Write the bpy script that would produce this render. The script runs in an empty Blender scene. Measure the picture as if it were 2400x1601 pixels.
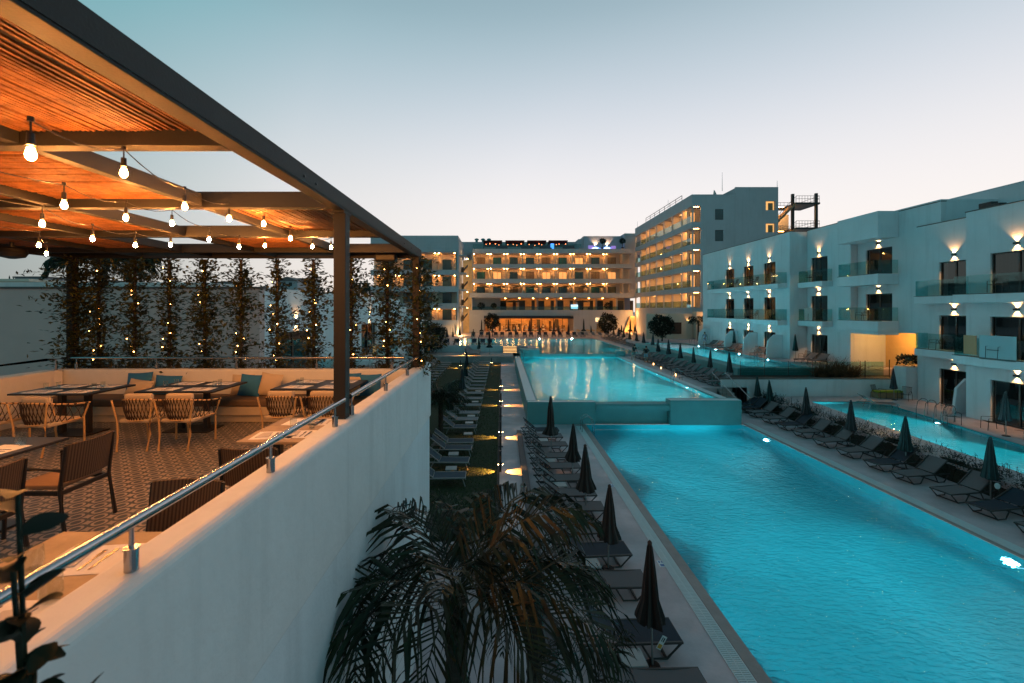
import bpy, bmesh, math, random
from mathutils import Vector, Matrix
R = math.radians
rnd = random.Random(7)
scene = bpy.context.scene
C = scene.collection
# ------------------------------------------------------------ camera
F = 1067.0; CX = 1176.0; HY = 724.0; HC = 6.6      # focal length in photo pixels, horizon, eye height
cam_d = bpy.data.cameras.new('camera'); cam = bpy.data.objects.new('camera', cam_d); C.objects.link(cam)
cam.location = (0, 0, HC); cam.rotation_euler = (R(90), 0, 0)
cam_d.sensor_width = 36; cam_d.lens = 36 * F / 2400.0
cam_d.shift_x = (1200 - CX) / 2400.0
cam_d.shift_y = -(800.5 - HY) / 2400.0
cam_d.clip_start = 0.05; cam_d.clip_end = 3000
cam_d.dof.use_dof = True; cam_d.dof.focus_distance = 14; cam_d.dof.aperture_fstop = 3.2
scene.camera = cam
scene.view_settings.view_transform = 'Standard'; scene.view_settings.look = 'None'
scene.view_settings.exposure = 0.0; scene.view_settings.gamma = 1
cy = scene.cycles
cy.use_denoising = True
try: cy.denoiser = 'OPENIMAGEDENOISE'
except Exception: pass
cy.sample_clamp_indirect = 3.0
cy.max_bounces = 8; cy.diffuse_bounces = 3; cy.glossy_bounces = 3; cy.transmission_bounces = 6; cy.transparent_max_bounces = 16
cy.caustics_reflective = False; cy.caustics_refractive = True
cy.use_light_tree = True
# ------------------------------------------------------------ world: dusk sky after sunset
def build_world():
    w = bpy.data.worlds.new('World'); scene.world = w; w.use_nodes = True
    nt = w.node_tree; N = nt.nodes; L = nt.links
    for n in list(N): N.remove(n)
    out = N.new('ShaderNodeOutputWorld'); bg = N.new('ShaderNodeBackground'); L.new(bg.outputs[0], out.inputs[0])
    tc = N.new('ShaderNodeTexCoord'); nrm = N.new('ShaderNodeVectorMath'); nrm.operation = 'NORMALIZE'
    L.new(tc.outputs['Generated'], nrm.inputs[0])
    sep = N.new('ShaderNodeSeparateXYZ'); L.new(nrm.outputs[0], sep.inputs[0])
    def ramp(stops, src):
        r = N.new('ShaderNodeValToRGB'); e = r.color_ramp.elements
        while len(e) < len(stops): e.new(0.5)
        for k, (p, c) in enumerate(stops): e[k].position = p; e[k].color = (*c, 1)
        r.color_ramp.interpolation = 'B_SPLINE' if len(stops) > 6 else 'LINEAR'
        L.new(src, r.inputs[0]); return r
    glow = ramp(SKY_SUNSET, sep.outputs[2])
    away = ramp(SKY_AWAY, sep.outputs[2])
    dot = N.new('ShaderNodeVectorMath'); dot.operation = 'DOT_PRODUCT'
    a = R(SUNSET_AZ); dot.inputs[1].default_value = (math.sin(a), math.cos(a), 0.0)
    L.new(nrm.outputs[0], dot.inputs[0])
    fac = ramp(SKY_FACTOR, dot.outputs['Value'])
    mix = N.new('ShaderNodeMix'); mix.data_type = 'RGBA'
    L.new(fac.outputs[0], mix.inputs[0]); L.new(away.outputs[0], mix.inputs[6]); L.new(glow.outputs[0], mix.inputs[7])
    sky = N.new('ShaderNodeTexSky'); sky.sky_type = 'NISHITA'; sky.sun_disc = False
    sky.sun_elevation = R(-3.0); sky.sun_rotation = R(SUNSET_AZ); sky.altitude = 20
    sc = N.new('ShaderNodeVectorMath'); sc.operation = 'SCALE'; sc.inputs[3].default_value = 0.05
    L.new(sky.outputs[0], sc.inputs[0])
    add = N.new('ShaderNodeVectorMath'); add.operation = 'ADD'
    L.new(mix.outputs[2], add.inputs[0]); L.new(sc.outputs[0], add.inputs[1])
    L.new(add.outputs[0], bg.inputs[0]); bg.inputs[1].default_value = 1.0
SUNSET_AZ = 30
SKY_SUNSET = [(0.0, (1.0, .89, .80)), (.13, (.99, .92, .88)), (.26, (.90, .87, .88)), (.40, (.63, .69, .77)), (.54, (.36, .50, .57)), (.74, (.13, .23, .30)), (1.0, (.05, .125, .165))]
SKY_AWAY = [(0.0, (.085, .16, .17)), (.25, (.08, .28, .30)), (.50, (.012, .35, .39)), (.66, (.03, .22, .26)), (.8, (.03, .13, .165)), (1.0, (.04, .11, .14))]
SKY_FACTOR = [(0.0, (.10,)*3), (.3, (.42,)*3), (.55, (.80,)*3), (.85, (1,)*3)]
build_world()

# ------------------------------------------------------------ materials
MATS = {}
def mat(name, col, rough=.6, metal=0., var=.0, vscale=4., bump=0., bscale=30., spec=.5, alpha=None, emit=None, estr=0., wave=None, coords='Object'):
    if name in MATS: return MATS[name]
    m = bpy.data.materials.new(name); m.use_nodes = True; MATS[name] = m
    nt = m.node_tree; N = nt.nodes; L = nt.links; b = N['Principled BSDF']
    b.inputs['Base Color'].default_value = (*col, 1); b.inputs['Roughness'].default_value = rough
    b.inputs['Metallic'].default_value = metal; b.inputs['Specular IOR Level'].default_value = spec
    tc = N.new('ShaderNodeTexCoord')
    if var > 0:
        n = N.new('ShaderNodeTexNoise'); n.inputs['Scale'].default_value = vscale; n.inputs['Detail'].default_value = 6
        n.inputs['Roughness'].default_value = .65
        L.new(tc.outputs[coords], n.inputs['Vector'])
        cr = N.new('ShaderNodeMapRange'); cr.inputs[1].default_value = .3; cr.inputs[2].default_value = .7
        cr.inputs[3].default_value = 1 - var; cr.inputs[4].default_value = 1 + var
        L.new(n.outputs[0], cr.inputs[0])
        mx = N.new('ShaderNodeVectorMath'); mx.operation = 'SCALE'; mx.inputs[0].default_value = col
        L.new(cr.outputs[0], mx.inputs[3]); L.new(mx.outputs[0], b.inputs['Base Color'])
    if name in ('white_plaster', 'facade_render', 'parapet_plaster', 'hotel_render'):
        mp2 = N.new('ShaderNodeMapping'); mp2.inputs['Scale'].default_value = (2.6, 2.6, .22); L.new(tc.outputs[coords], mp2.inputs[0])
        n3 = N.new('ShaderNodeTexNoise'); n3.inputs['Scale'].default_value = 1.; n3.inputs['Detail'].default_value = 7; n3.inputs['Roughness'].default_value = .6; L.new(mp2.outputs[0], n3.inputs['Vector'])
        c3 = N.new('ShaderNodeMapRange'); c3.inputs[1].default_value = .52; c3.inputs[2].default_value = .74; c3.inputs[3].default_value = 1.; c3.inputs[4].default_value = .86; L.new(n3.outputs[0], c3.inputs[0])
        m3 = N.new('ShaderNodeVectorMath'); m3.operation = 'SCALE'; L.new(mx.outputs[0], m3.inputs[0]); L.new(c3.outputs[0], m3.inputs[3]); L.new(m3.outputs[0], b.inputs['Base Color'])
    if wave:
        wv = N.new('ShaderNodeTexWave'); wv.bands_direction = wave[0]; wv.inputs['Scale'].default_value = wave[1]
        wv.inputs['Distortion'].default_value = wave[3] if len(wave) > 3 else 0.
        L.new(tc.outputs[coords], wv.inputs['Vector'])
        mr = N.new('ShaderNodeMix'); mr.data_type = 'RGBA'; mr.inputs[6].default_value = (*col, 1); mr.inputs[7].default_value = (*wave[2], 1)
        L.new(wv.outputs[0], mr.inputs[0]); L.new(mr.outputs[2], b.inputs['Base Color'])
    if bump > 0:
        n2 = N.new('ShaderNodeTexNoise'); n2.inputs['Scale'].default_value = bscale; n2.inputs['Detail'].default_value = 4
        L.new(tc.outputs[coords], n2.inputs['Vector'])
        bp = N.new('ShaderNodeBump'); bp.inputs['Strength'].default_value = bump; bp.inputs['Distance'].default_value = .02
        L.new(n2.outputs[0], bp.inputs['Height']); L.new(bp.outputs[0], b.inputs['Normal'])
    if name == 'deck_stone':
        n4 = N.new('ShaderNodeTexNoise'); n4.inputs['Scale'].default_value = .55; n4.inputs['Detail'].default_value = 6; n4.inputs['Roughness'].default_value = .7; L.new(tc.outputs[coords], n4.inputs['Vector'])
        c4 = N.new('ShaderNodeMapRange'); c4.inputs[1].default_value = .50; c4.inputs[2].default_value = .66; c4.inputs[3].default_value = .68; c4.inputs[4].default_value = .22; L.new(n4.outputs[0], c4.inputs[0]); L.new(c4.outputs[0], b.inputs['Roughness'])
    if emit is not None:
        b.inputs['Emission Color'].default_value = (*emit, 1); b.inputs['Emission Strength'].default_value = estr
    if alpha is not None: b.inputs['Alpha'].default_value = alpha
    return m
def glass_mat(name, tint, gloss=.12, opacity=.0, rough=.02):
    m = bpy.data.materials.new(name); m.use_nodes = True; nt = m.node_tree; N = nt.nodes; L = nt.links
    for n in list(N): N.remove(n)
    out = N.new('ShaderNodeOutputMaterial'); tr = N.new('ShaderNodeBsdfTransparent'); tr.inputs[0].default_value = (*tint, 1)
    gl = N.new('ShaderNodeBsdfGlossy'); gl.inputs[0].default_value = (.9, .95, .95, 1); gl.inputs[1].default_value = rough
    lw = N.new('ShaderNodeLayerWeight'); lw.inputs[0].default_value = .5
    pw = N.new('ShaderNodeMath'); pw.operation = 'POWER'; pw.inputs[1].default_value = 4.; L.new(lw.outputs['Facing'], pw.inputs[0])
    ma = N.new('ShaderNodeMath'); ma.operation = 'MULTIPLY_ADD'; ma.inputs[1].default_value = .7; ma.inputs[2].default_value = gloss; L.new(pw.outputs[0], ma.inputs[0])
    mx = N.new('ShaderNodeMixShader'); L.new(ma.outputs[0], mx.inputs[0]); L.new(tr.outputs[0], mx.inputs[1]); L.new(gl.outputs[0], mx.inputs[2])
    L.new(mx.outputs[0], out.inputs[0]); MATS[name] = m; return m
def water_mat(name, col, bump=.35, scale=(5., 9.), ior=1.33):
    m = bpy.data.materials.new(name); m.use_nodes = True; nt = m.node_tree; N = nt.nodes; L = nt.links
    for n in list(N): N.remove(n)
    out = N.new('ShaderNodeOutputMaterial'); g = N.new('ShaderNodeBsdfGlass'); g.inputs['Color'].default_value = (*col, 1)
    g.inputs['Roughness'].default_value = .0; g.inputs['IOR'].default_value = ior
    tc = N.new('ShaderNodeTexCoord'); mp = N.new('ShaderNodeMapping'); mp.inputs['Scale'].default_value = (scale[0], scale[1], 1)
    mp.inputs['Rotation'].default_value = (0, 0, R(12)); L.new(tc.outputs['Object'], mp.inputs[0])
    n = N.new('ShaderNodeTexNoise'); n.inputs['Scale'].default_value = 1.; n.inputs['Detail'].default_value = 3; n.inputs['Distortion'].default_value = .6
    L.new(mp.outputs[0], n.inputs['Vector'])
    n2 = N.new('ShaderNodeTexNoise'); n2.inputs['Scale'].default_value = .9; n2.inputs['Detail'].default_value = 2; L.new(tc.outputs['Object'], n2.inputs['Vector'])
    mu = N.new('ShaderNodeMath'); mu.operation = 'MULTIPLY_ADD'; mu.inputs[1].default_value = 1.5; L.new(n2.outputs[0], mu.inputs[0]); L.new(n.outputs[0], mu.inputs[2])
    bp = N.new('ShaderNodeBump'); bp.inputs['Strength'].default_value = bump; bp.inputs['Distance'].default_value = .16
    L.new(mu.outputs[0], bp.inputs['Height']); L.new(bp.outputs[0], g.inputs['Normal']); L.new(g.outputs[0], out.inputs[0])
    MATS[name] = m; return m
def leaf_mat(name, c1, c2, rough=.5, trans=.25):
    m = bpy.data.materials.new(name); m.use_nodes = True; MATS[name] = m
    nt = m.node_tree; N = nt.nodes; L = nt.links; b = N['Principled BSDF']
    tc = N.new('ShaderNodeTexCoord'); n = N.new('ShaderNodeTexNoise'); n.inputs['Scale'].default_value = 3.5; n.inputs['Detail'].default_value = 3
    L.new(tc.outputs['Object'], n.inputs['Vector'])
    r = N.new('ShaderNodeValToRGB'); r.color_ramp.elements[0].position = .35; r.color_ramp.elements[1].position = .68
    r.color_ramp.elements[0].color = (*c1, 1); r.color_ramp.elements[1].color = (*c2, 1)
    L.new(n.outputs[0], r.inputs[0]); L.new(r.outputs[0], b.inputs['Base Color']); b.inputs['Roughness'].default_value = rough
    b.inputs['Specular IOR Level'].default_value = .3
    return m

# ------------------------------------------------------------ mesh builder
class MB:
    def __init__(s): s.v = []; s.f = []; s.m = []; s.M = None; s.mi = 0
    def pt(s, p):
        p = Vector(p)
        if s.M is not None: p = s.M @ p
        s.v.append(p); return len(s.v) - 1
    def face(s, idx): s.f.append(tuple(idx)); s.m.append(s.mi)
    def quad(s, a, b, c, d): s.face([s.pt(a), s.pt(b), s.pt(c), s.pt(d)])
    def tri(s, a, b, c): s.face([s.pt(a), s.pt(b), s.pt(c)])
    def box(s, x0, y0, z0, x1, y1, z1):
        i = [s.pt(p) for p in ((x0,y0,z0),(x1,y0,z0),(x1,y1,z0),(x0,y1,z0),(x0,y0,z1),(x1,y0,z1),(x1,y1,z1),(x0,y1,z1))]
        for q in ((0,3,2,1),(4,5,6,7),(0,1,5,4),(1,2,6,5),(2,3,7,6),(3,0,4,7)): s.face([i[k] for k in q])
    def prism(s, poly, z0, z1):       # poly: list of (x, y) anticlockwise
        a = [s.pt((x, y, z0)) for x, y in poly]; b = [s.pt((x, y, z1)) for x, y in poly]; n = len(poly)
        s.face(a[::-1]); s.face(b)
        for k in range(n): s.face([a[k], a[(k+1) % n], b[(k+1) % n], b[k]])
    def extr(s, pts, vec):            # planar 3-D polygon extruded by vec
        vec = Vector(vec); a = [s.pt(p) for p in pts]; b = [s.pt(Vector(p) + vec) for p in pts]; n = len(pts)
        s.face(a[::-1]); s.face(b)
        for k in range(n): s.face([a[k], a[(k+1) % n], b[(k+1) % n], b[k]])
    def cyl(s, p0, p1, r0, r1=None, n=12, caps=True):
        r1 = r0 if r1 is None else r1; p0 = Vector(p0); p1 = Vector(p1); d = p1 - p0
        if d.length < 1e-7: return
        q = d.to_track_quat('Z', 'Y'); ia = []; ib = []
        for k in range(n):
            a = 2*math.pi*k/n; o = q @ Vector((math.cos(a), math.sin(a), 0))
            ia.append(s.pt(p0 + o*r0)); ib.append(s.pt(p1 + o*r1))
        for k in range(n): s.face([ia[k], ia[(k+1) % n], ib[(k+1) % n], ib[k]])
        if caps: s.face(ia[::-1]); s.face(ib)
    def tube(s, pts, r, n=8, r_end=None):
        pts = [Vector(p) for p in pts]; rings = []; m = len(pts)
        for k, p in enumerate(pts):
            d = (pts[min(k+1, m-1)] - pts[max(k-1, 0)]);
            q = d.to_track_quat('Z', 'Y') if d.length > 1e-9 else Matrix.Identity(3).to_quaternion()
            rr = r if r_end is None else r + (r_end - r)*k/(m-1)
            rings.append([s.pt(p + (q @ Vector((math.cos(2*math.pi*j/n), math.sin(2*math.pi*j/n), 0)))*rr) for j in range(n)])
        for k in range(m-1):
            A, B = rings[k], rings[k+1]
            off = min(range(n), key=lambda o: (s.v[A[0]] - s.v[B[o]]).length)
            for j in range(n): s.face([A[j], A[(j+1) % n], B[(j+1+off) % n], B[(j+off) % n]])
        s.face(rings[0][::-1]); s.face(rings[-1])
    def lathe(s, prof, c=(0, 0, 0), n=16, mod=None):
        rings = []
        for (r, z) in prof:
            rings.append([s.pt((c[0] + (r*(mod(k, r, z) if mod else 1))*math.cos(2*math.pi*k/n), c[1] + (r*(mod(k, r, z) if mod else 1))*math.sin(2*math.pi*k/n), c[2] + z)) for k in range(n)])
        for a, b in zip(rings, rings[1:]):
            for k in range(n): s.face([a[k], a[(k+1) % n], b[(k+1) % n], b[k]])
        s.face(rings[0][::-1]); s.face(rings[-1])
    def leaf(s, p, d, up, l, w):      # a pointed leaf of two bent halves
        p = Vector(p); d = Vector(d).normalized(); sd = d.cross(Vector(up))
        if sd.length < 1e-3: sd = Vector((1, 0, 0))
        sd.normalize(); nn = sd.cross(d)
        a = s.pt(p); b = s.pt(p + d*l*.5 + sd*w*.5 + nn*w*.12); c = s.pt(p + d*l); e = s.pt(p + d*l*.5 - sd*w*.5 + nn*w*.12)
        s.face([a, b, c]); s.face([a, c, e])
    def build(s, name, m, parent=None, world=False, smooth=False, bevel=0, loc=None):
        me = bpy.data.meshes.new(name)
        off = Vector((0, 0, 0))
        if world and parent is not None: off = parent.matrix_world.translation if False else Vector(parent.location)
        me.from_pydata([tuple(p - off) for p in s.v], [], s.f); me.update()
        ms = m if isinstance(m, (list, tuple)) else [m]
        for x in ms: me.materials.append(x)
        if len(ms) > 1: me.polygons.foreach_set('material_index', s.m)
        if smooth: me.polygons.foreach_set('use_smooth', [True]*len(me.polygons))
        o = bpy.data.objects.new(name, me); C.objects.link(o)
        if smooth: me.set_sharp_from_angle(angle=R(40))
        if parent is not None: o.parent = parent
        if loc is not None: o.location = loc
        if bevel:
            b = o.modifiers.new('bevel', 'BEVEL'); b.width = bevel; b.segments = 2; b.limit_method = 'ANGLE'
        return o
def thing(name, label, cat, loc=(0, 0, 0), rz=0, group=None):
    o = bpy.data.objects.new(name, None); C.objects.link(o); o.location = loc; o.rotation_euler = (0, 0, rz); o.empty_display_size = .1
    o['label'] = label; o['category'] = cat
    if group: o['group'] = group
    return o
def tag(o, label, cat, group=None):
    o['label'] = label; o['category'] = cat
    if group: o['group'] = group
    return o
def struct(o, kind='structure'): o['kind'] = kind; return o
KIDS = {}
def copy_tree(o, parent=None):
    c = o.copy(); C.objects.link(c); c.parent = parent
    for ch in KIDS.setdefault(o.name, [x for x in bpy.data.objects if x.parent == o]): copy_tree(ch, c)
    return c
def place(proto, used, loc, rz, label, group, cat=None):
    """first use moves the proto itself, then copies of it"""
    o = proto if not used.get(proto.name) else copy_tree(proto)
    if o is not proto: pass
    used[proto.name] = True
    o.location = loc; o.rotation_euler = (0, 0, rz); o['label'] = label
    if group: o['group'] = group
    if cat: o['category'] = cat
    return o
USED = {}
ORD = ['first', 'second', 'third', 'fourth', 'fifth', 'sixth', 'seventh', 'eighth', 'ninth', 'tenth', 'eleventh', 'twelfth', 'thirteenth', 'fourteenth', 'fifteenth',
       'sixteenth', 'seventeenth', 'eighteenth', 'nineteenth', 'twentieth', 'twenty-first', 'twenty-second', 'twenty-third', 'twenty-fourth']
def P(px, py, z):                     # photo point on the level z -> world x, y
    Y = F*(HC - z)/(py - HY); return ((px - CX)*Y/F, Y)
def spot(name, loc, target, energy, col, size=60, blend=.3, radius=.02, parent=None):
    d = bpy.data.lights.new(name, 'SPOT'); d.energy = energy; d.color = col; d.spot_size = R(size); d.spot_blend = blend; d.shadow_soft_size = radius
    o = bpy.data.objects.new(name, d); C.objects.link(o); off = Vector(parent.location) if parent is not None else Vector((0, 0, 0))
    o.location = Vector(loc) - off; o.rotation_euler = (Vector(target) - Vector(loc)).to_track_quat('-Z', 'Y').to_euler()
    if parent is not None: o.parent = parent
    return o
def point(name, loc, energy, col, radius=.05, parent=None):
    d = bpy.data.lights.new(name, 'POINT'); d.energy = energy; d.color = col; d.shadow_soft_size = radius
    o = bpy.data.objects.new(name, d); C.objects.link(o); off = Vector(parent.location) if parent is not None else Vector((0, 0, 0))
    o.location = Vector(loc) - off
    if parent is not None: o.parent = parent
    return o

plaster = mat('white_plaster', (.72, .76, .79), .85, var=.07, vscale=.8, bump=.25, bscale=22)
hotel_render = mat('hotel_render', (.46, .45, .48), .9, var=.07, vscale=.3, bump=.1)
plaster2 = mat('facade_render', (.66, .68, .71), .9, var=.06, vscale=.5, bump=.2, bscale=8)
stone = mat('deck_stone', (.52, .41, .43), .6, var=.2, vscale=.9, bump=.25, bscale=14)
stone2 = mat('coping_stone', (.30, .25, .24), .55, var=.15, vscale=2.5, bump=.3, bscale=40)
teal_wall = mat('pool_block_render', (.10, .29, .30), .55, var=.08, vscale=1.2, bump=.2, bscale=20)
white_strip = mat('gutter_grate', (.62, .66, .68), .5, var=.05)
darkm = mat('anthracite_metal', (.022, .021, .022), .42, metal=.3, var=.15, vscale=8)
frame_dark = mat('window_frame_metal', (.03, .028, .027), .5)
steel = mat('brushed_steel', (.42, .42, .43), .2, metal=1.)
black = mat('black_plastic', (.015, .015, .016), .5)
WARM = (1., .46, .13); WARM2 = (1., .47, .16)
glass = glass_mat('balustrade_glass', (.66, .86, .86), .05)
winglass = glass_mat('window_glass', (.45, .48, .5), .10)
tumbler = glass_mat('tumbler_glass', (.93, .95, .95), .05)
# ------------------------------------------------------------ ground, decks, lawn, pools
def rects(mb, rs, z):
    for (x0, y0, x1, y1) in rs: mb.quad((x0, y0, z), (x1, y0, z), (x1, y1, z), (x0, y1, z))
g = MB()
rects(g, [(-400, -60, 4.78, 900), (13.75, -60, 17.3, 26.0), (17.3, -60, 500, 5), (13.75, 26, 500, 900), (4.78, -60, 13.75, 8.02), (4.78, 26.0, 13.75, 900), (17.3, 5, 500, 26)], 0)
struct(g.build('ground', stone))
# lawn
lawn_m = mat('lawn_soil', (.026, .036, .012), .95, var=.4, vscale=6, bump=.8, bscale=60)
l = MB(); l.quad((-9.4, 12.9, .006), (-.18, 12.9, .006), (-.18, 55.9, .006), (-9.4, 55.9, .006)); struct(l.build('lawn', lawn_m))
gm = leaf_mat('grass_blades', (.03, .05, .012), (.06, .085, .022))
gb = MB(); rg = random.Random(3)
for i in range(26000):
    Y = 12.95 + 38*rg.random()**1.9; X = -.2 - rg.random()*(3.4 if Y < 30 else 7)
    h = .03 + .035*rg.random(); a = rg.random()*6.28; dx, dy = math.cos(a)*.012, math.sin(a)*.012
    gb.tri((X-dx, Y-dy, .005), (X+dx, Y+dy, .005), (X + rg.uniform(-.02, .02), Y + rg.uniform(-.02, .02), h))
struct(gb.build('grass', gm), 'stuff')
# pools
wat_main = water_mat('water_clear', (.80, .97, .99), .55, (4.5, 9.))
wat_far = water_mat('water_far', (.84, .98, .99), .10, (2.2, 4.), 1.28)
basin_blue = mat('pool_mosaic_blue', (.005, .34, .42), .5, var=.10, vscale=1.2)
basin_teal = mat('pool_mosaic_teal', (.004, .42, .47), .5, var=.10, vscale=1.2)
def pool(name, poly, zw, depth, wm, bm, rim=0.):
    b = MB(); n = len(poly); zb = zw - depth
    # floor as one ngon, walls up to the coping
    b.face([b.pt((x, y, zb)) for x, y in poly])
    for k in range(n):
        (x0, y0), (x1, y1) = poly[k], poly[(k+1) % n]
        b.quad((x0, y0, zb), (x0, y0, zw + rim), (x1, y1, zw + rim), (x1, y1, zb))
    struct(b.build(name + '_basin', bm))
    w = MB(); w.face([w.pt((x, y, zw)) for x, y in poly]); struct(w.build(name + '_water', wm))
    for o in bpy.data.objects:
        pass
main_poly = [(4.78, 8.02), (13.75, 8.02), (13.75, 25.99), (4.78, 25.99)]
pool('main_pool', main_poly, -.012, 1.45, wat_main, basin_blue, .01)
mid_poly = [(2.12, 26.62), (12.95, 26.62), (12.95, 51.48), (2.12, 51.48)]
pool('middle_pool', mid_poly, 1.19, 1.15, wat_far, basin_teal, .0)
top_poly = [(4.3, 51.95), (15.9, 51.95), (15.6, 78), (-6.5, 78), (-6.5, 62.9), (4.3, 62.9)]
pool('upper_pool', top_poly, 1.52, 1.2, wat_far, basin_teal, .0)
r1_poly = [(18.45, 34.1), (22.9, 34.1), (23.2, 57.5), (18.05, 57.5)]
wat_side = water_mat('water_side', (.84, .98, .99), .10, (2.2, 4.), 1.2)
pool('raised_side_pool', r1_poly, 2.28, 1.2, wat_side, basin_teal, .0)
r2_poly = [(18.2, 8.0), (20.9, 8.0), (24.3, 29.3), (19.9, 29.3)]
pool('lower_side_pool', r2_poly, .60, .56, wat_far, basin_teal, .02)
# the water's lamps
lamp_em = mat('pool_lamp_lens', (.9, .95, 1), .3, emit=(.45, .88, 1.), estr=5)
def pool_lamp(x, y, z, nx, ny, e, label, pool_name, size=150, tilt=-.05, r=.09):
    t = thing('pool_lamp', label, 'pool lamp', (x, y, z), 0, 'lamps in the ' + pool_name)
    m = MB(); n = Vector((nx, ny, 0)); p = Vector((x, y, z)); m.cyl(p, p + n*.05, r*1.2, r*1.1, 16); m.build('housing', steel, t, world=True)
    m = MB(); m.cyl(p + n*.05, p + n*.06, r, r*.8, 16); m.build('lens', lamp_em, t, world=True)
    s = p + n*.14; spot('lamp_light', s, s + n*2 + Vector((0, 0, tilt*2)), e, (.50, .93, 1.), size, .8, .06, t)
k = 0
for (Y, e) in ((10.7, 2700), (15.9, 1300), (21.6, 2500)):  # middle lamp has no seen source, added to light the water more evenly
    pool_lamp(4.79, Y, -.5, 1, 0, e, f'{ORD[k]} lamp under water along the lounger side of the main pool', 'main pool', size=146, tilt=-.12); k += 1
k = 0
for (Y, e) in ((12.2, 950), (23.4, 800)):
    pool_lamp(13.74, Y, -.42, -1, 0, e, ('round lamp glowing under water by the grate at the near end of main pool', 'round lamp glowing under water beside the grate near the stepped wall')[k], 'main pool', r=.11); k += 1
for k, Y in enumerate((32.4, 37, 42.3, 47.5)): pool_lamp(2.13, Y, .85, 1, 0, 4200, f'{ORD[k]} lamp in the path side of the middle pool counted from its front wall', 'middle pool', r=.12)
for k, Y in enumerate((31.5, 37.8, 44, 49)): pool_lamp(12.94, Y, .95, -1, 0, 3000, f'{ORD[k]} lamp in the lounger side of the middle pool counted from its front wall', 'middle pool', r=.12)
for k, X in enumerate((-4.5, 1.0, 6.5, 12.0)): pool_lamp(X, 77.98, 1.25, 0, -1, 3000, f'{ORD[k]} lamp at the restaurant end of the upper pool', 'upper pool', r=.18)
for k, Y in enumerate((58, 67, 74)): pool_lamp(15.72 - .0, Y, 1.28, -1, 0, 1000, f'{ORD[k]} lamp along the lounger side of the upper pool', 'upper pool', r=.16)
for k, Y in enumerate((39, 43.8, 48.7, 53)): pool_lamp(22.86 + .012*(Y-34.1), Y, 2.02, -1, 0, 5500, f'{ORD[k]} lamp in the raised side pool counted from its front rim', 'raised side pool', r=.12)
for k, (X, Y) in enumerate(((23.35, 24.2), (22.45, 18.6), (21.6, 13.2))): pool_lamp(X - .06, Y, .3, -.98, .15, 4200, f'{ORD[k]} lamp of the lower side pool counted from the handrails', 'lower side pool', r=.12)
# coping and drains of the main pool
c = MB(); c.box(4.52, 8.0, .0, 4.775, 25.95, .012); c.box(13.755, 8.0, .0, 13.93, 25.95, .012); struct(c.build('pool_coping', stone2))
def grate(name, x0, x1, y0, y1, z, label):
    t = thing(name, label, 'drain grate', (x0, y0, z)); m = MB(); w = x1 - x0; y = y0
    for xa, xb in ((x0, x0+.02), ((x0+x1)/2-.008, (x0+x1)/2+.008), (x1-.02, x1)): m.box(xa, y0, z, xb, y1, z+.014)
    m.build('rail', white_strip, t, world=True); m = MB()
    while y < y1:
        if y < y0 + 14 or name != 'x':
            m.box(x0+.021, y, z, (x0+x1)/2-.009, y+.032, z+.016); m.box((x0+x1)/2+.009, y, z, x1-.021, y+.032, z+.016)
        y += .05
    m.build('slat', white_strip, t, world=True)
    m = MB(); m.box(x0+.02, y0, z+.001, x1-.02, y1, z+.004); m.build('channel', mat('channel_shadow', (.12, .13, .14), .8), t, world=True)
grate('drain_grate', 4.18, 4.5, 7.0, 25.6, .003, 'pale slatted drain grate along the lounger side of the main pool')
grate('drain_grate', 13.95, 14.34, 7.0, 26.3, .003, 'pale slatted drain grate along the far long side of the main pool')
# depth plates beside the grate
pl_m = mat('enamel_plate', (.72, .74, .76), .4); bl_m = mat('plate_blue', (.02, .12, .35), .4)
for k, (px, py) in enumerate(((1434, 1138), (1550, 1322))):
    X, Y = P(px, py, 0); t = thing('depth_plate', ('small white depth plate beside the drain grate by the middle umbrellas', 'small white depth plate beside the drain grate by a dark lounger')[k], 'sign', (X, Y, .003), 0, 'depth plates')
    m = MB(); m.box(-.08, -.15, 0, .08, .15, .006); m.build('plate', pl_m, t); m = MB(); m.box(-.05, -.12, .006, .05, -.02, .009); m.box(-.05, .04, .006, -.01, .12, .009); m.box(.02, .04, .006, .05, .12, .009); m.build('symbol', bl_m, t)
# middle pool block: walls
wm = MB()
wm.box(1.46, 26.0, 0, 5.37, 26.6, 1.27); w1 = wm
wm.box(9.565, 25.80, 0, 13.6, 26.6, 1.40)
wm.box(5.37, 26.3, 0, 9.56, 26.6, 1.10)
struct(wm.build('pool_front_wall', teal_wall, bevel=.015))
wm = MB(); wm.extr([(5.37, 25.9, .80), (5.37, 26.60, .80), (5.37, 26.60, 1.183), (5.37, 26.02, 1.175), (5.37, 25.9, 1.06)], (4.19, 0, 0)); struct(wm.build('overflow_lip', teal_wall))
wm = MB(); wm.box(1.46, 26.6, 0, 2.10, 51.5, 1.20); wm.box(12.97, 26.6, 0, 13.6, 31.0, 1.22); struct(wm.build('pool_side_wall', teal_wall))
wm = MB(); wm.box(1.46, 26.6, 1.201, 2.0, 51.5, 1.25); wm.box(1.5, 26.02, 1.271, 5.35, 26.35, 1.29); wm.box(9.58, 25.82, 1.401, 13.58, 26.3, 1.42); struct(wm.build('white_coping', white_strip, bevel=.01))
wm = MB(); wm.box(13.1, 26.62, 1.221, 13.5, 51.4, 1.262); struct(wm.build('gutter_strip', white_strip))
d = MB(); d.box(13.5, 31.0, 0.01, 16.7, 51.5, 1.25); d.box(12.97, 31, .01, 13.5, 51.5, 1.218); struct(d.build('middle_deck', stone))
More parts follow.
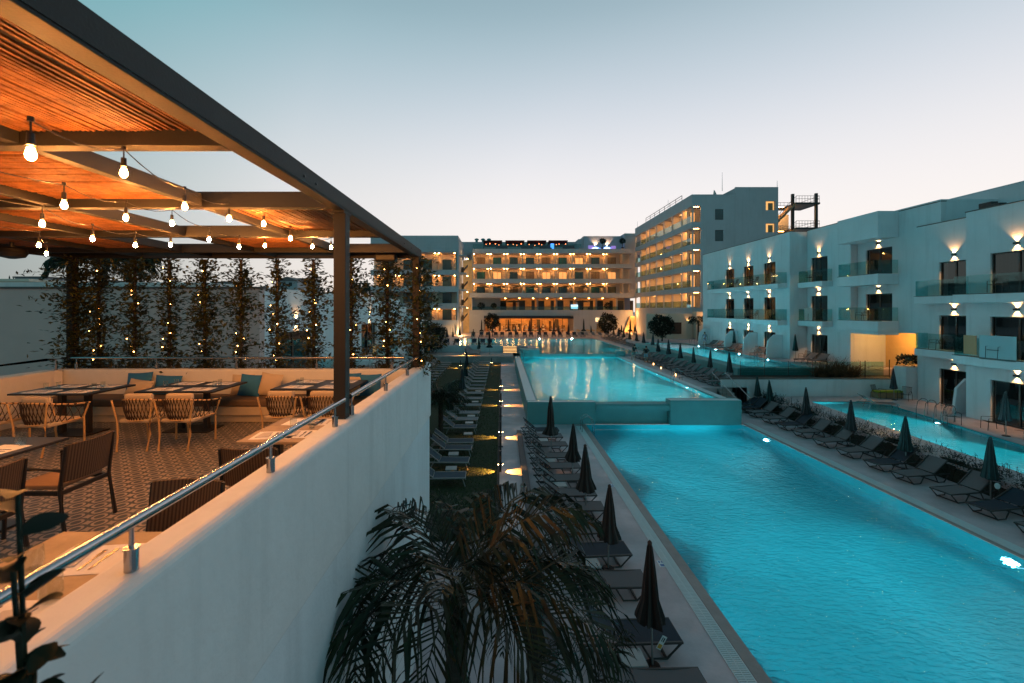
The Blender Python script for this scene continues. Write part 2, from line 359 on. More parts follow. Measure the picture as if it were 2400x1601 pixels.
# step between middle and upper pools
d = MB(); d.box(4.3, 51.5, 0, 13.2, 51.93, 1.50); d.box(2.1, 51.5, 0, 4.28, 53.4, 2.0); d.box(12.9, 51.2, 0, 13.9, 51.96, 1.85); struct(d.build('upper_pool_wall', teal_wall, bevel=.02))
d = MB(); d.box(13.91, 51.5, 0, 40, 51.96, 1.5)
for (x0, y0, x1, y1) in ((15.92, 51.97, 40, 78), (-40, 78.02, 60, 130), (-40, 62.3, -6.52, 78.0), (-6.5, 62.3, 4.28, 62.88)): d.box(x0, y0, .5, x1, y1, 1.5)
d.box(3.5, 53.41, 0, 4.28, 62.28, 1.5)
struct(d.build('upper_deck', stone))
d = MB(); d.box(-40, 56, 0.01, 1.44, 62.29, .75); struct(d.build('lower_terrace_paving', mat('terrace_paving', (.33, .30, .30), .7, var=.2, vscale=1.4, bump=.3, bscale=8)))
d = MB(); d.box(-40, 62.05, .76, .15, 62.28, 1.62); struct(d.build('deck_retaining_wall', plaster2))
# lit steps
t = thing('lit_steps', 'stone steps with warm strips under each tread beside the middle pool', 'steps', (.15, 60, .75))
st_em = mat('step_strip', (1, .8, .5), .5, emit=(1, .50, .16), estr=2.4)
m = MB(); e = MB()
for k in range(5):
    m.box(.15, 60.2 + k*.42, .76 + k*.15, 2.05, 62.29, .76 + (k+1)*.15 - .03); e.box(.2, 60.17 + k*.42, .76 + k*.15 + .07, 2.0, 60.199 + k*.42, .76 + (k+1)*.15 - .035)
m.build('step', stone2, t, world=True); e.build('light_strip', st_em, t, world=True)
# raised side pool block
d = MB(); d.box(17.35, 33.5, 0, 18.42, 34.08, 2.26); d.prism([(17.35, 34.08), (18.42, 34.08), (18.03, 57.9), (17.0, 57.9)], 0, 2.26)
d.box(18.42, 33.5, 0, 23.2, 34.08, 2.26); struct(d.build('raised_pool_wall', teal_wall, bevel=.05))
d = MB(); d.prism([(22.92, 34.1), (60, 34.1), (60, 57.9), (23.22, 57.9)], 0, 2.15); d.box(18.0, 57.52, 0, 60, 66, 2.15); d.box(23.21, 33.5, 0, 60, 34.09, 2.15); struct(d.build('garden_terrace', stone))
d = MB(); d.box(15.2, 31.25, 0, 60, 33.49, 1.72); struct(d.build('planting_terrace', mat('planting_soil', (.03, .028, .024), .95, bump=.5)))
t = MB(); t.box(15.0, 31.0, 0, 27.6, 31.24, 1.80); o = t.build('garden_wall', plaster2, bevel=.015); tag(o, 'long low white retaining wall between the two side pools', 'wall')
t = MB(); t.box(14.95, 30.97, 1.801, 27.6, 31.3, 1.87); tag(t.build('wall_capping', mat('capping_stone', (.10, .09, .085), .7), bevel=.01), 'dark stone capping on the long low retaining wall', 'capping')
# lower side pool terrace (level .65) with a hole for the pool
d = MB(); ox = [(17.35, 5), (60, 5), (60, 30.96), (17.35, 30.96)]
ip = r2_poly
for k in range(4):
    a, b2 = ox[k], ox[(k+1) % 4]; q, p = ip[k], ip[(k+1) % 4]
    d.quad((*a, .64), (*b2, .64), (*p, .64), (*q, .64))
d.quad((17.35, 5, 0), (17.35, 5, .64), (17.35, 30.96, .64), (17.35, 30.96, 0)); d.quad((17.35, 5, 0), (60, 5, 0), (60, 5, .64), (17.35, 5, .64))
struct(d.build('side_terrace', stone))
# dark channel wall by the path, and slim kerbs
t = MB(); t.box(.79, 6.0, 0, 1.04, 24.2, .16); tag(t.build('planter_kerb', mat('slate', (.05, .05, .058), .6, var=.15, bump=.2), bevel=.01), 'long dark slate kerb lying on the path beside the loungers', 'kerb')
t = MB(); t.box(-.175, 12.9, 0, -.09, 55.9, .035); struct(t.build('path_edging', mat('edging', (.02, .02, .02), .8)))
# hedge beds
def leaf_mass(mb, n, box, rr, size, flat=False):
    x0, y0, z0, x1, y1, z1 = box
    for i in range(n):
        p = (rr.uniform(x0, x1), rr.uniform(y0, y1), z0 + (z1-z0)*math.sqrt(rr.random()))
        d = Vector((rr.gauss(0, 1), rr.gauss(0, 1), rr.gauss(.5, .8))); mb.leaf(p, d, (rr.gauss(0, 1), rr.gauss(0, 1), 1), size*rr.uniform(.6, 1.4), size*.55)
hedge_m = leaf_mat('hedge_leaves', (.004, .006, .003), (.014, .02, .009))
rh = random.Random(11)
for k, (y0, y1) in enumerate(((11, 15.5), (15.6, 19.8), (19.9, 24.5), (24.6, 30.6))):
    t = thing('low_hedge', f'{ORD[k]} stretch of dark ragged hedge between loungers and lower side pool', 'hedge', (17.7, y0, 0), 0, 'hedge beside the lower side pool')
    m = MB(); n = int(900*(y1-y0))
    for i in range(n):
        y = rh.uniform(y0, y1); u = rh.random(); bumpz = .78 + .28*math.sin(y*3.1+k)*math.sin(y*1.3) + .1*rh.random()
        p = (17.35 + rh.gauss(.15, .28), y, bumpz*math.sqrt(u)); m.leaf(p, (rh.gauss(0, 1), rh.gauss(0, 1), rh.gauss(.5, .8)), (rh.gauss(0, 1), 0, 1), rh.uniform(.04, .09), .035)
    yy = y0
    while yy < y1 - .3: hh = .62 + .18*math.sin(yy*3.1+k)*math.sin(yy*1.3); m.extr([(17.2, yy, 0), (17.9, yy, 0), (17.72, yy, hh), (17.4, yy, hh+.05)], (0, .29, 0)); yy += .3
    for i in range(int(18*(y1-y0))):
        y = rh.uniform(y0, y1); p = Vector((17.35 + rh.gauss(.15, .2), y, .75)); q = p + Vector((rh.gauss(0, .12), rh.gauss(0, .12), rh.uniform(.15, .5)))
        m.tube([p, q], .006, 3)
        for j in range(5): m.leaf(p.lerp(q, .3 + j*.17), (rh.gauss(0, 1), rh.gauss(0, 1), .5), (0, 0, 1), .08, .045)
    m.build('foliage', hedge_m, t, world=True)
# ------------------------------------------------------------ restaurant terrace
FZ = 4.5
tile = bpy.data.materials.new('terrace_tile'); tile.use_nodes = True
def tile_nodes():
    nt = tile.node_tree; N = nt.nodes; L = nt.links; b = N['Principled BSDF']; b.inputs['Roughness'].default_value = .45
    tc = N.new('ShaderNodeTexCoord'); mp = N.new('ShaderNodeMapping'); mp.inputs['Scale'].default_value = (4.3, 3.8, 1); L.new(tc.outputs['Object'], mp.inputs[0])
    def vec(op, a, b2=None):
        v = N.new('ShaderNodeVectorMath'); v.operation = op
        if isinstance(a, tuple): v.inputs[0].default_value = a
        else: L.new(a, v.inputs[0])
        if b2 is not None:
            if isinstance(b2, tuple): v.inputs[1].default_value = b2
            else: L.new(b2, v.inputs[1])
        return v
    def cell(off):     # distance to the centre of an oval cell of a half-drop lattice
        a = vec('ADD', mp.outputs[0], off); fr = vec('FRACTION', a.outputs[0]); s = vec('SUBTRACT', fr.outputs[0], (.5, .5, 0))
        mz = vec('MULTIPLY', s.outputs[0], (1, 1, 0)); ln = N.new('ShaderNodeVectorMath'); ln.operation = 'LENGTH'; L.new(mz.outputs[0], ln.inputs[0]); return ln.outputs['Value']
    d1 = cell((100., 100., 0)); d2 = cell((100.5, 100.5, 0))
    mn = N.new('ShaderNodeMath'); mn.operation = 'MINIMUM'; L.new(d1, mn.inputs[0]); L.new(d2, mn.inputs[1])
    r = N.new('ShaderNodeValToRGB'); cr = r.color_ramp; cr.interpolation = 'CONSTANT'
    dk = (.055, .072, .085, 1); lt = (.40, .33, .27, 1)
    cr.elements[0].position = 0; cr.elements[0].color = dk; cr.elements[1].position = .17; cr.elements[1].color = lt
    e = cr.elements.new(.265); e.color = dk; e = cr.elements.new(.37); e.color = lt
    L.new(mn.outputs[0], r.inputs[0])
    n = N.new('ShaderNodeTexNoise'); n.inputs['Scale'].default_value = 3; n.inputs['Detail'].default_value = 5; L.new(tc.outputs['Object'], n.inputs['Vector'])
    mr = N.new('ShaderNodeMapRange'); mr.inputs[3].default_value = .7; mr.inputs[4].default_value = 1.2; L.new(n.outputs[0], mr.inputs[0])
    sc = vec('SCALE', r.outputs[0]); L.new(mr.outputs[0], sc.inputs[3]); L.new(sc.outputs[0], b.inputs['Base Color'])
tile_nodes()
m = MB(); m.box(-14, -3, 4.2, -1.8, 9.0, FZ); struct(m.build('terrace_floor', tile))
# building below and parapet walls
t = thing('terrace_building', 'long white rendered building carrying the restaurant terrace above the palms', 'building', (-1.6, 3, 0))
m = MB(); m.box(-14, -3, 0.0, -1.62, 10.2, 4.19); m.build('wall', plaster, t, world=True)
m = MB(); m.cyl((-1.60, 9.75, 2.0), (-1.5, 9.75, 2.0), .06, .06, 8); m.box(-1.61, 9.66, 1.86, -1.5, 9.84, 2.15); m.build('wall_lamp', black, t, world=True)
m = MB(); m.extr([(-1.60, -3, 4.195), (-1.60, -3, 5.36), (-1.65, -3, 5.40), (-1.83, -3, 5.40), (-1.87, -3, 5.36), (-1.87, -3, 4.195)], (0, 13.28, 0))
tag(m.build('parapet_wall', mat('parapet_plaster', (.76, .76, .76), .8, var=.04, vscale=2, bump=.35, bscale=12), bevel=.02), 'white rendered parapet wall with rounded top along the pool side of terrace', 'wall')
m = MB(); m.box(-8.9, 9.0, 4.2, -1.9, 9.2, 5.40); m.box(-9.0, -3, 4.2, -8.65, 8.98, 5.40)
tag(m.build('bench_wall', mat('bench_plaster', (.70, .66, .6), .8, var=.05, bump=.2), bevel=.02), 'cream rendered low wall behind the cushioned bench', 'wall')
# planter behind the bench wall
t = thing('planter_box', 'long raised planter behind the bench wall holding vines and grasses', 'planter', (-5, 9.7, 4.2))
m = MB(); m.box(-9.0, 9.22, 4.2, -1.9, 10.15, 5.28); m.build('box', plaster, t, world=True)
m = MB(); m.quad((-8.95, 9.24, 5.285), (-1.95, 9.24, 5.285), (-1.95, 10.1, 5.285), (-8.95, 10.1, 5.285)); m.build('soil', mat('soil', (.03, .022, .015), .95, bump=.6), t, world=True)
# handrails
def rail(name, segs, posts, label, capped=True):
    t = thing(name, label, 'handrail', segs[0][0])
    for s in segs:
        m = MB(); m.tube(s, .026, 14); m.build('tube', steel, t, world=True, smooth=True)
    for p in posts:
        m = MB(); x, y = p; m.cyl((x, y, 5.395), (x, y, 5.50), .029, .029, 14); m.cyl((x, y, 5.5), (x, y, 5.507), .034, .034, 14); m.cyl((x, y, 5.507), (x, y, 5.60), .011, .011, 8); m.build('post', steel, t, world=True, smooth=True)
rail('handrail', [[(-1.70, .3, 5.62), (-1.70, 4.90, 5.62)], [(-1.70, 5.10, 5.62), (-1.72, 9.75, 5.62)]], [(-1.70, y) for y in (2.09, 3.35, 4.64, 5.15, 6.67, 8.2, 9.6)], 'polished steel handrail on short posts along the parapet wall')
rail('handrail', [[(-8.3, 4, 5.62), (-8.75, 8.75, 5.62), (-8.6, 9.1, 5.62), (-1.95, 9.1, 5.62)]], [(-8.72, 8.9), (-8.5, 9.1), (-6.9, 9.1), (-5.3, 9.1), (-3.7, 9.1), (-2.2, 9.1)], 'thin steel handrail above the cushioned bench and its wall')
# pergola
pmat = mat('pergola_steel', (.010, .009, .008), .65, metal=.0, var=.25, vscale=3, bump=.1, bscale=60)
reed = mat('reed_screen', (.26, .10, .028), .6, var=.5, vscale=9, bump=.5, bscale=50)
PZ, PT = 7.668, 7.84
perg = thing('pergola', 'dark steel pergola with reed panels above the restaurant tables', 'pergola', (-1.83, 5.0, 5.4))
def beam(x0, y0, x1, y1, z0=PZ, z1=PT, name='beam'):
    m = MB(); m.box(x0, y0, z0, x1, y1, z1); return m.build(name, pmat, perg, world=True, bevel=.004)
beam(-1.83, -2.5, -1.70, 9.62); m = MB(); m.box(-1.698, -2.5, PZ+.02, -1.694, 9.6, PT-.035); m.build('fascia', pmat, perg, world=True)
m = MB()
for y in (3.9, 4.15, 7.9, 8.5, 9.1): m.cyl((-1.693, y, PZ+.07), (-1.684, y, PZ+.07), .012, .012, 8)
m.build('bolt', black, perg, world=True)
YB = [1.05, 2.975, 4.79, 6.74, 8.62]
for y in YB: beam(-9.0, y, -1.832, y+.115, PZ, PT-.005)
beam(-9.0, 9.50, -1.832, 9.62, PZ-.005, PT+.04)
XB = [-3.15, -4.68, -6.05, -7.5]
for x in XB:
    ys = [-2.5] + YB + [9.5]
    for a, b2 in zip(ys, ys[1:]): beam(x-.09, a + (.117 if a > 0 else 0), x, b2 - .002, PZ+.012, PT-.03)
beam(-9.0, -2.5, -8.88, 9.49, PZ-.03, PT)
def reed_panel(x0, y0, x1, y1, along):
    m = MB(); z = PZ + .10; rr = random.Random(int(x0*100 + y0*37)); st = .028
    a0, a1, b0, b1 = (x0, x1, y0, y1) if along == 'Y' else (y0, y1, x0, x1)
    p = a0
    while p < a1:
        r = rr.uniform(.009, .0135); zz = z + rr.uniform(-.004, .006); bow = rr.uniform(-.008, .008)
        pts = []
        for k in range(3):
            q = b0 + (b1-b0)*k/2; s = p + (bow if k == 1 else 0); pts.append((s, q, zz + (-.006 if k == 1 else 0)) if along == 'Y' else (q, s, zz))
        if rr.random() > .03: m.tube(pts, r, 5)
        p += st*rr.uniform(.80, 1.5)
    m.build('reed_panel', reed, perg, world=True)
    m = MB(); m.box(x0, y0, z+.022, x1, y1, z+.03); m.build('cover_board', mat('cover_board', (.03, .02, .014), .9), perg, world=True)
XS = [-8.86, -7.5, -6.05, -4.68, -3.15, -1.84]; ya = [-1.5] + [y + .12 for y in YB]; yb = [y - .005 for y in YB] + [9.49]
PAN = {(0, 4): 'Y', (0, 3): 'Y', (0, 2): 'Y', (1, 4): 'Y', (1, 3): 'Y', (1, 2): 'Y', (1, 1): 'Y', (2, 3): 'X', (2, 2): 'X', (2, 1): 'X', (3, 4): 'Y', (3, 2): 'X', (3, 1): 'X', (3, 0): 'X', (4, 3): 'X', (4, 1): 'X', (4, 0): 'X',
       (5, 4): 'X', (5, 2): 'X', (5, 0): 'X'}
for (j, i), al in PAN.items(): reed_panel(XS[i] + .01, ya[j], XS[i+1] - .10, yb[j], al)
for (x, y, z0) in ((-1.83, 4.95, 4.5), (-1.83, 9.35, 4.5), (-8.9, 9.3, 4.5)):
    m = MB(); m.box(x, y, z0, x+.13, y+.14, PZ-.003); m.build('post', pmat, perg, world=True, bevel=.004)
m = MB(); m.box(-1.87, 4.90, PZ-.03, -1.695, 5.12, PZ-.005); m.build('bracket', pmat, perg, world=True)
t = thing('loudspeaker', 'round dark loudspeaker hung under the pergola beam at its corner', 'loudspeaker', (-8.5, 7.9, 7.62))
m = MB(); m.lathe([(.02, .06), (.19, .02), (.21, -.05), (.17, -.12), (.05, -.15)], (0, 0, 0), 18); m.build('shell', black, t, smooth=True); m = MB(); m.cyl((0, 0, .05), (0, 0, .2), .03); m.build('mount', black, t)
t = thing('loudspeaker', 'oblong dark loudspeaker fixed under the pergola beam near pool corner post', 'loudspeaker', (-2.35, 9.3, 7.62))
m = MB(); m.box(-.22, -.1, -.05, .2, .1, .1); m.build('shell', black, t, bevel=.03); m = MB(); m.cyl((0, .05, .05), (0, .15, .13), .03); m.build('mount', black, t)
# string lights
bulb_m = mat('bulb_glow', (1, .8, .5), .3, emit=(1., .36, .08), estr=1250)
cable_m = black
def string_light(label, pts, ext):
    t = thing('string_light', label, 'string light', pts[0], 0, 'strings of bulbs under the pergola')
    allp = ext + pts; path = []
    for a, b2 in zip(allp, allp[1:]):
        a, b2 = Vector(a) + Vector((0, 0, .16)), Vector(b2) + Vector((0, 0, .16))
        for k in range(5): u = k/5; q = a.lerp(b2, u); q.z -= .05*math.sin(u*math.pi); path.append(q)
    path.append(Vector(allp[-1]) + Vector((0, 0, .16))); m = MB(); m.tube(path, .0045, 5); m.build('cable', cable_m, t, world=True)
    for p in allp:
        p = Vector(p); m = MB(); m.lathe([(.003, .022), (.012, .026), (.0195, .038), (.021, .050), (.017, .065), (.012, .080)], (p.x, p.y, p.z - .05), 12); b = m.build('bulb', bulb_m, t, world=True, smooth=True)
        m = MB(); m.cyl(p + Vector((0, 0, .043)), p + Vector((0, 0, .10)), .017, .015, 10); m.cyl(p + Vector((0, 0, .10)), p + Vector((0, 0, .165)), .005, .004, 5); m.cyl(p + Vector((0, 0, .155)), p + Vector((0, 0, .178)), .014, .014, 6); m.build('socket', black, t, world=True)
def up(px, py, Y): return ((px - CX)*Y/F, Y, HC - (py - HY)*Y/F)
string_light('string of bulbs hanging closest to the pool side beam', [up(72, 362, 2.15), up(290, 406, 3.0), up(433, 485, 4.0), up(537, 513, 4.8), up(618, 525, 5.5), up(681, 559, 6.3), up(732, 578, 7.0), up(776, 580, 7.6)], [])
string_light('middle string of bulbs crossing the pergola bays', [up(150, 481, 3.55), up(295, 511, 4.5), up(403, 524, 5.3), up(490, 562, 5.9), up(560, 579, 6.5), up(621, 576, 7.1)], [(-2.6, .8, 7.35), (-3.1, 2.2, 7.35)])
string_light('string of bulbs nearest the inner side of terrace', [up(99, 525, 4.3), up(217, 560, 5.3), up(317, 575, 5.9), up(400, 574, 6.5)], [(-3.9, 2.6, 7.35)])
string_light('short string of bulbs near the terrace corner post', [up(91, 575, 5.6), (-6.6, 6.6, 7.4)], [(-5.1, 3.6, 7.35), (-5.0, 2.3, 7.35)])
# vine poles with fairy lights
vine_m = leaf_mat('vine_leaves', (.010, .016, .005), (.085, .09, .022)); bark = mat('vine_stem', (.03, .02, .012), .9, bump=.4)
fairy_m = mat('fairy_bulb', (1, .7, .4), .4, emit=(1, .42, .10), estr=42)
VX = [178, 232, 316, 397, 480, 565, 650, 735, 823, 908, 982]
rv = random.Random(21)
for k, px in enumerate(VX):
    Y = 9.75 if 0 < k < 10 else (9.37 if k == 0 else 9.5); X = (px - CX)*Y/F
    thick = 1.0 + (.45 if k in (0, 4, 10) else 0) + rv.uniform(-.1, .15)
    nm = ['on the corner post away from the pool'] + [f'{ORD[q]} from the terrace corner post' for q in range(1, 10)] + ['on the pool side corner post']
    t = thing('climbing_vine', 'leafy climbing vine on a dark pole, ' + nm[k], 'vine', (X, Y, 5.28), 0, 'vines along the terrace edge')
    m = MB(); m.cyl((X, Y, 5.28), (X, Y, 7.66), .03, .03, 8); m.build('pole', darkm, t, world=True)
    m = MB()
    for s in range(3):
        m.tube([(X + .045*math.cos(z*2.2 + s*2.1), Y + .045*math.sin(z*2.2 + s*2.1), 5.28 + z*.14) for z in range(18)], .012, 4)
    m.build('stem', bark, t, world=True)
    m = MB(); dens = [rv.uniform(.55, 1.5) for _ in range(9)]
    for i in range(int(2200*thick)):
        z = rv.random(); dd = dens[int(z*8.99)]
        if rv.random() > dd/1.5: continue
        a = rv.random()*6.28; r = abs(rv.gauss(0, .14*thick*dd)) + .02
        m.leaf((X + r*math.cos(a), Y + r*math.sin(a), 5.25 + 2.42*z), (math.cos(a)+rv.gauss(0, .5), math.sin(a)+rv.gauss(0, .5), rv.gauss(.15, .5)), (rv.gauss(0, .4), rv.gauss(0, .4), 1), rv.uniform(.07, .13), rv.uniform(.048, .066))
    for i in range(int(15*thick)):        # side shoots
        z = 5.35 + 2.2*rv.random(); sgn = rv.choice((-1, 1)); Ln = rv.uniform(.2, .62)*(1.5 if k == 0 and sgn < 0 else 1); pts = []
        dz = rv.uniform(-.10, .28); a = rv.uniform(-.5, .5)
        for j in range(6): u = j/5; pts.append((X + sgn*Ln*u, Y + Ln*u*math.sin(a), z + dz*u - .16*u*u))
        m.tube(pts, .004, 3, r_end=.002)
        for j in range(int(Ln*34)):
            u = (j+1)/(Ln*34+1); x = X + sgn*Ln*u; zz = z + dz*u - .16*u*u
            m.leaf((x, Y + Ln*u*math.sin(a), zz), (sgn*rv.uniform(-.2, 1), rv.gauss(0, .6), rv.gauss(.2, .6)), (0, 0, 1), rv.uniform(.06, .11), .045)
    m.build('foliage', vine_m, t, world=True)
    if k != 0:
        t = thing('fairy_lights', 'warm fairy lights wound round the vine ' + nm[k].replace('on the', 'of the'), 'fairy lights', (X, Y, 5.28), 0, 'fairy lights on the vines')
        m = MB(); e = MB(); pts = []
        for j in range(46):
            z = 5.32 + j*.05; a = j*.62 + k; pts.append((X + .075*math.cos(a), Y - .01 + .075*math.sin(a), z))
        m.tube(pts, .0025, 3); m.build('cable', black, t, world=True)
        for j in range(1, 46, 3):
            if rv.random() < .35: continue
            p = Vector(pts[j]) + Vector((rv.gauss(0, .03), -.07, rv.gauss(0, .04))); s = .008 + .004*rv.random()
            e.lathe([(.001, -s), (s*.8, -s*.5), (s, 0), (s*.8, s*.5), (.001, s)], p, 6)
        e.build('bulb', fairy_m, t, world=True)
# grasses in the planter
gr_m = leaf_mat('ornamental_grass', (.03, .035, .012), (.12, .09, .035))
for k, (x, n, sp) in enumerate(((-8.2, 120, .34), (-7.5, 150, .38), (-6.7, 70, .25), (-5.9, 70, .22), (-5.0, 90, .3), (-4.1, 120, .34), (-3.3, 120, .3), (-2.5, 110, .3))):
    t = thing('ornamental_grass', f'{ORD[k]} tuft of arching grass in the planter behind the bench', 'grass plant', (x, 9.5, 5.28), 0, 'grass tufts in the planter')
    m = MB()
    for i in range(n):
        a = rv.random()*6.28; L0 = rv.uniform(.22, .5); lean = rv.uniform(.2, 1.)*sp*1.6; w = .006
        ps = [Vector((x + rv.gauss(0, .12) , 9.42 + rv.gauss(0, .06), 5.28))]
        for j in range(1, 5):
            u = j/4; ps.append(ps[0] + Vector((math.cos(a)*lean*u*u, math.sin(a)*lean*u*u*.9, L0*(u - .62*u*u*lean/.4))))
        sd = Vector((-math.sin(a), math.cos(a), 0))*w
        for j in range(4): m.quad(ps[j]-sd*(1-j/4.5), ps[j]+sd*(1-j/4.5), ps[j+1]+sd*(1-(j+1)/4.5), ps[j+1]-sd*(1-(j+1)/4.5))
    m.build('foliage', gr_m, t, world=True)
# banquette
wood = mat('bench_wood', (.30, .19, .10), .6, var=.25, vscale=4, bump=.2)
t = thing('banquette', 'long built-in bench with brown seat pad along the low wall', 'bench', (-5.2, 8.7, FZ))
m = MB(); m.box(-8.62, 8.42, 4.505, -1.95, 8.99, 4.64); m.box(-8.62, 8.36, 4.64, -1.95, 8.99, 4.80); m.build('base', mat('bench_base', (.5, .4, .29), .7, var=.1), t, world=True, bevel=.01)
for k, (x0, x1) in enumerate(((-8.6, -6.95), (-6.93, -5.28), (-5.26, -3.61), (-3.59, -1.97))):
    m = MB(); m.box(x0, 8.34, 4.803, x1, 8.97, 4.93); m.build('seat_pad', mat('brown_canvas', (.13, .085, .055), .85, var=.1, bump=.3), t, world=True, bevel=.03)
def cushion(x, y, z, w, h, lean, rz, m_, label, cat='cushion'):
    mb = MB(); n = 9; g = {}
    for sgn in (1, -1):
        for i in range(n+1):
            for j in range(n+1):
                u = i/n*2-1; v = j/n*2-1; th = .085*(1-u*u)**.5*(1-v*v)**.5
                pin = 1 - .07*(1 - max(abs(u), abs(v))**3) * 0 - .06*(1-u*u)*(abs(v)) - .06*(1-v*v)*abs(u)
                g[(sgn, i, j)] = mb.pt((u*w/2*pin, sgn*th, h/2 + v*h/2*pin))
        for i in range(n):
            for j in range(n):
                q = [g[(sgn, i, j)], g[(sgn, i+1, j)], g[(sgn, i+1, j+1)], g[(sgn, i, j+1)]]; mb.face(q if sgn < 0 else q[::-1])
    o = mb.build('cushion', m_, smooth=True); o.location = (x, y, z); o.rotation_euler = (R(-lean), R(rz), 0); return tag(o, label, cat, 'cushions on the terrace seats')
blue_c = mat('blue_canvas', (.02, .14, .30), .85, bump=.3, bscale=120); cream_c = mat('cream_canvas', (.52, .40, .27), .9, bump=.3, bscale=120)
CZ = 4.935
for a in ((-7.05, 8.80, .50, .44, 16, -3, blue_c, 'blue square cushion propped behind a cream one by the end table'), (-6.93, 8.60, .46, .34, 26, 7, cream_c, 'cream cushion leaning in front of two blue ones by end table'),
          (-6.50, 8.80, .52, .38, 14, 2, blue_c, 'second blue cushion beside the cream one by the end table'), (-5.02, 8.78, .44, .40, 12, 0, cream_c, 'cream cushion half hidden behind the blue one at middle table'),
          (-4.83, 8.66, .42, .42, 16, 4, blue_c, 'blue cushion between two cream ones by the middle table'), (-4.48, 8.68, .42, .44, 16, 8, cream_c, 'cream cushion leaning beside the blue one at middle table'),
          (-2.95, 8.84, .40, .42, 12, 0, blue_c, 'blue cushion peeking above a cream one beside the pergola post'), (-2.88, 8.68, .44, .38, 14, 2, cream_c, 'cream cushion between two blue ones near the parapet'),
          (-2.52, 8.68, .44, .42, 14, -2, blue_c, 'blue cushion at the parapet end of the bench')):
    cushion(a[0], a[1], CZ, a[2], a[3], a[4], a[5], a[6], a[7])
# tables
top_d = mat('dark_tabletop', (.012, .012, .014), .45, var=.2); top_w = mat('worn_wood_top', (.36, .26, .16), .55, var=.22, vscale=5, bump=.15)
def table(label, x0, y0, x1, y1, tm, z=5.25):
    cx_, cy_ = (x0+x1)/2, (y0+y1)/2; t = thing('dining_table', label, 'table', (cx_, cy_, FZ), 0, 'tables on the terrace')
    m = MB(); m.box(x0, y0, z-.028, x1, y1, z); m.build('tabletop', tm, t, world=True, bevel=.004)
    m = MB()
    for sx in (-.22, .22):
        m.box(cx_+sx-.04, cy_-.04, FZ+.02, cx_+sx+.04, cy_+.04, z-.03)
    m.build('pedestal', darkm, t, world=True); m = MB(); m.box(cx_-.38, cy_-.25, FZ+.002, cx_+.38, cy_+.25, FZ+.022); m.build('foot_plate', darkm, t, world=True, bevel=.004)
table('dark dining table at the far end of the bench', -7.85, 7.22, -6.55, 8.15, top_d)
table('dark dining table in the middle of the bench', -6.0, 7.42, -4.72, 8.45, top_d)
table('dark dining table before the bench beside the pergola post', -3.9, 7.66, -2.55, 8.66, top_d)
table('worn wood table beside the parapet in front of pergola post', -2.70, 4.62, -1.90, 5.65, top_w)
table('worn wood table below the handrail close to the camera', -2.66, 1.6, -1.90, 2.76, top_w)
table('dark table with a blue plate beside the black armchair', -5.6, 3.7, -4.56, 4.80, top_d)
# place settings
paper = mat('placemat_paper', (.80, .77, .74), .8); cutl = mat('cutlery_steel', (.45, .4, .35), .25, metal=1.); plate_m = mat('blue_plate', (.03, .06, .09), .25); nap = mat('napkin_cloth', (.55, .50, .47), .9)
def mat_set(x, y, z, rz, where, i):
    o = MB(); o.box(-.21, -.15, 0, .21, .15, .002); q = o.build('placemat', paper, loc=(x, y, z+.001)); q.rotation_euler[2] = rz; tag(q, f'{ORD[i]} white paper placemat on the {where}', 'placemat', 'placemats')
    t = thing('cutlery', f'{ORD[i]} set of fork and knife laid on the {where}', 'cutlery', (x, y, z+.004), rz, 'cutlery on the tables')
    m = MB(); m.box(.05, -.11, 0, .062, .0, .003); m.box(.047, .0, 0, .067, .10, .0025); m.build('knife', cutl, t)
    m = MB(); m.box(.0, -.11, 0, .010, .03, .003)
    for q2 in (-.007, .001, .009): m.box(q2, .03, 0, q2+.004, .09, .003)
    m.build('fork', cutl, t)
    n = MB(); n.prism([(-.17, -.09), (-.04, -.07), (-.06, .10), (-.15, .09)], 0, .006); q = n.build('napkin', nap, loc=(x, y, z+.0035)); q.rotation_euler[2] = rz; tag(q, f'{ORD[i]} folded napkin on the {where}', 'napkin', 'napkins')
def tumb(x, y, z, label, h=.10, r=.038):
    t = MB(); t.lathe([(r*.72, .004), (r, h*.35), (r*.92, h), (r*.88, h), (r*.95, h*.35), (r*.68, .010)], (0, 0, 0), 18); o = t.build('drinking_glass', tumbler, loc=(x, y, z), smooth=True); tag(o, label, 'glass', 'glasses on the tables')
TZ = 5.25
def dress(where, x0, y0, x1, y1, rows=2, glasses=4):
    i = 0; w = x1-x0; h = y1-y0
    for r_ in range(2):
        for q in range(2):
            mat_set(x0 + w*(.27 + .46*q), y0 + h*(.22 + .56*r_), TZ, (0 if r_ == 0 else math.pi) + rnd.gauss(0, .08), where, i); i += 1
    for q in range(glasses): tumb(x0 + w*(.2 + .6*((q % 2))) + rnd.gauss(0, .03), y0 + h*(.42 + .16*(q//2)), TZ, f'{ORD[q]} clear water glass on the {where}', .11, .035)
dress('table at the far end of bench', -7.85, 7.22, -6.55, 8.15); dress('table in the middle of bench', -6.0, 7.42, -4.72, 8.45); dress('table by the pergola post', -3.9, 7.66, -2.55, 8.66)
for i, (x, y, rz) in enumerate(((-2.42, 4.86, .1), (-2.14, 4.9, .05), (-2.35, 5.42, 3.1), (-2.12, 5.42, 3.2))): mat_set(x, y, TZ, rz, 'wood table beside the parapet', i)
tumb(-2.38, 5.2, TZ, 'clear glass on the wood table beside the parapet'); tumb(-2.15, 5.15, TZ, 'second clear glass on the wood table beside parapet')
mat_set(-2.2, 2.45, TZ, .12, 'wood table close to the camera', 0); mat_set(-2.25, 1.95, TZ, 3.2, 'wood table close to the camera', 1)
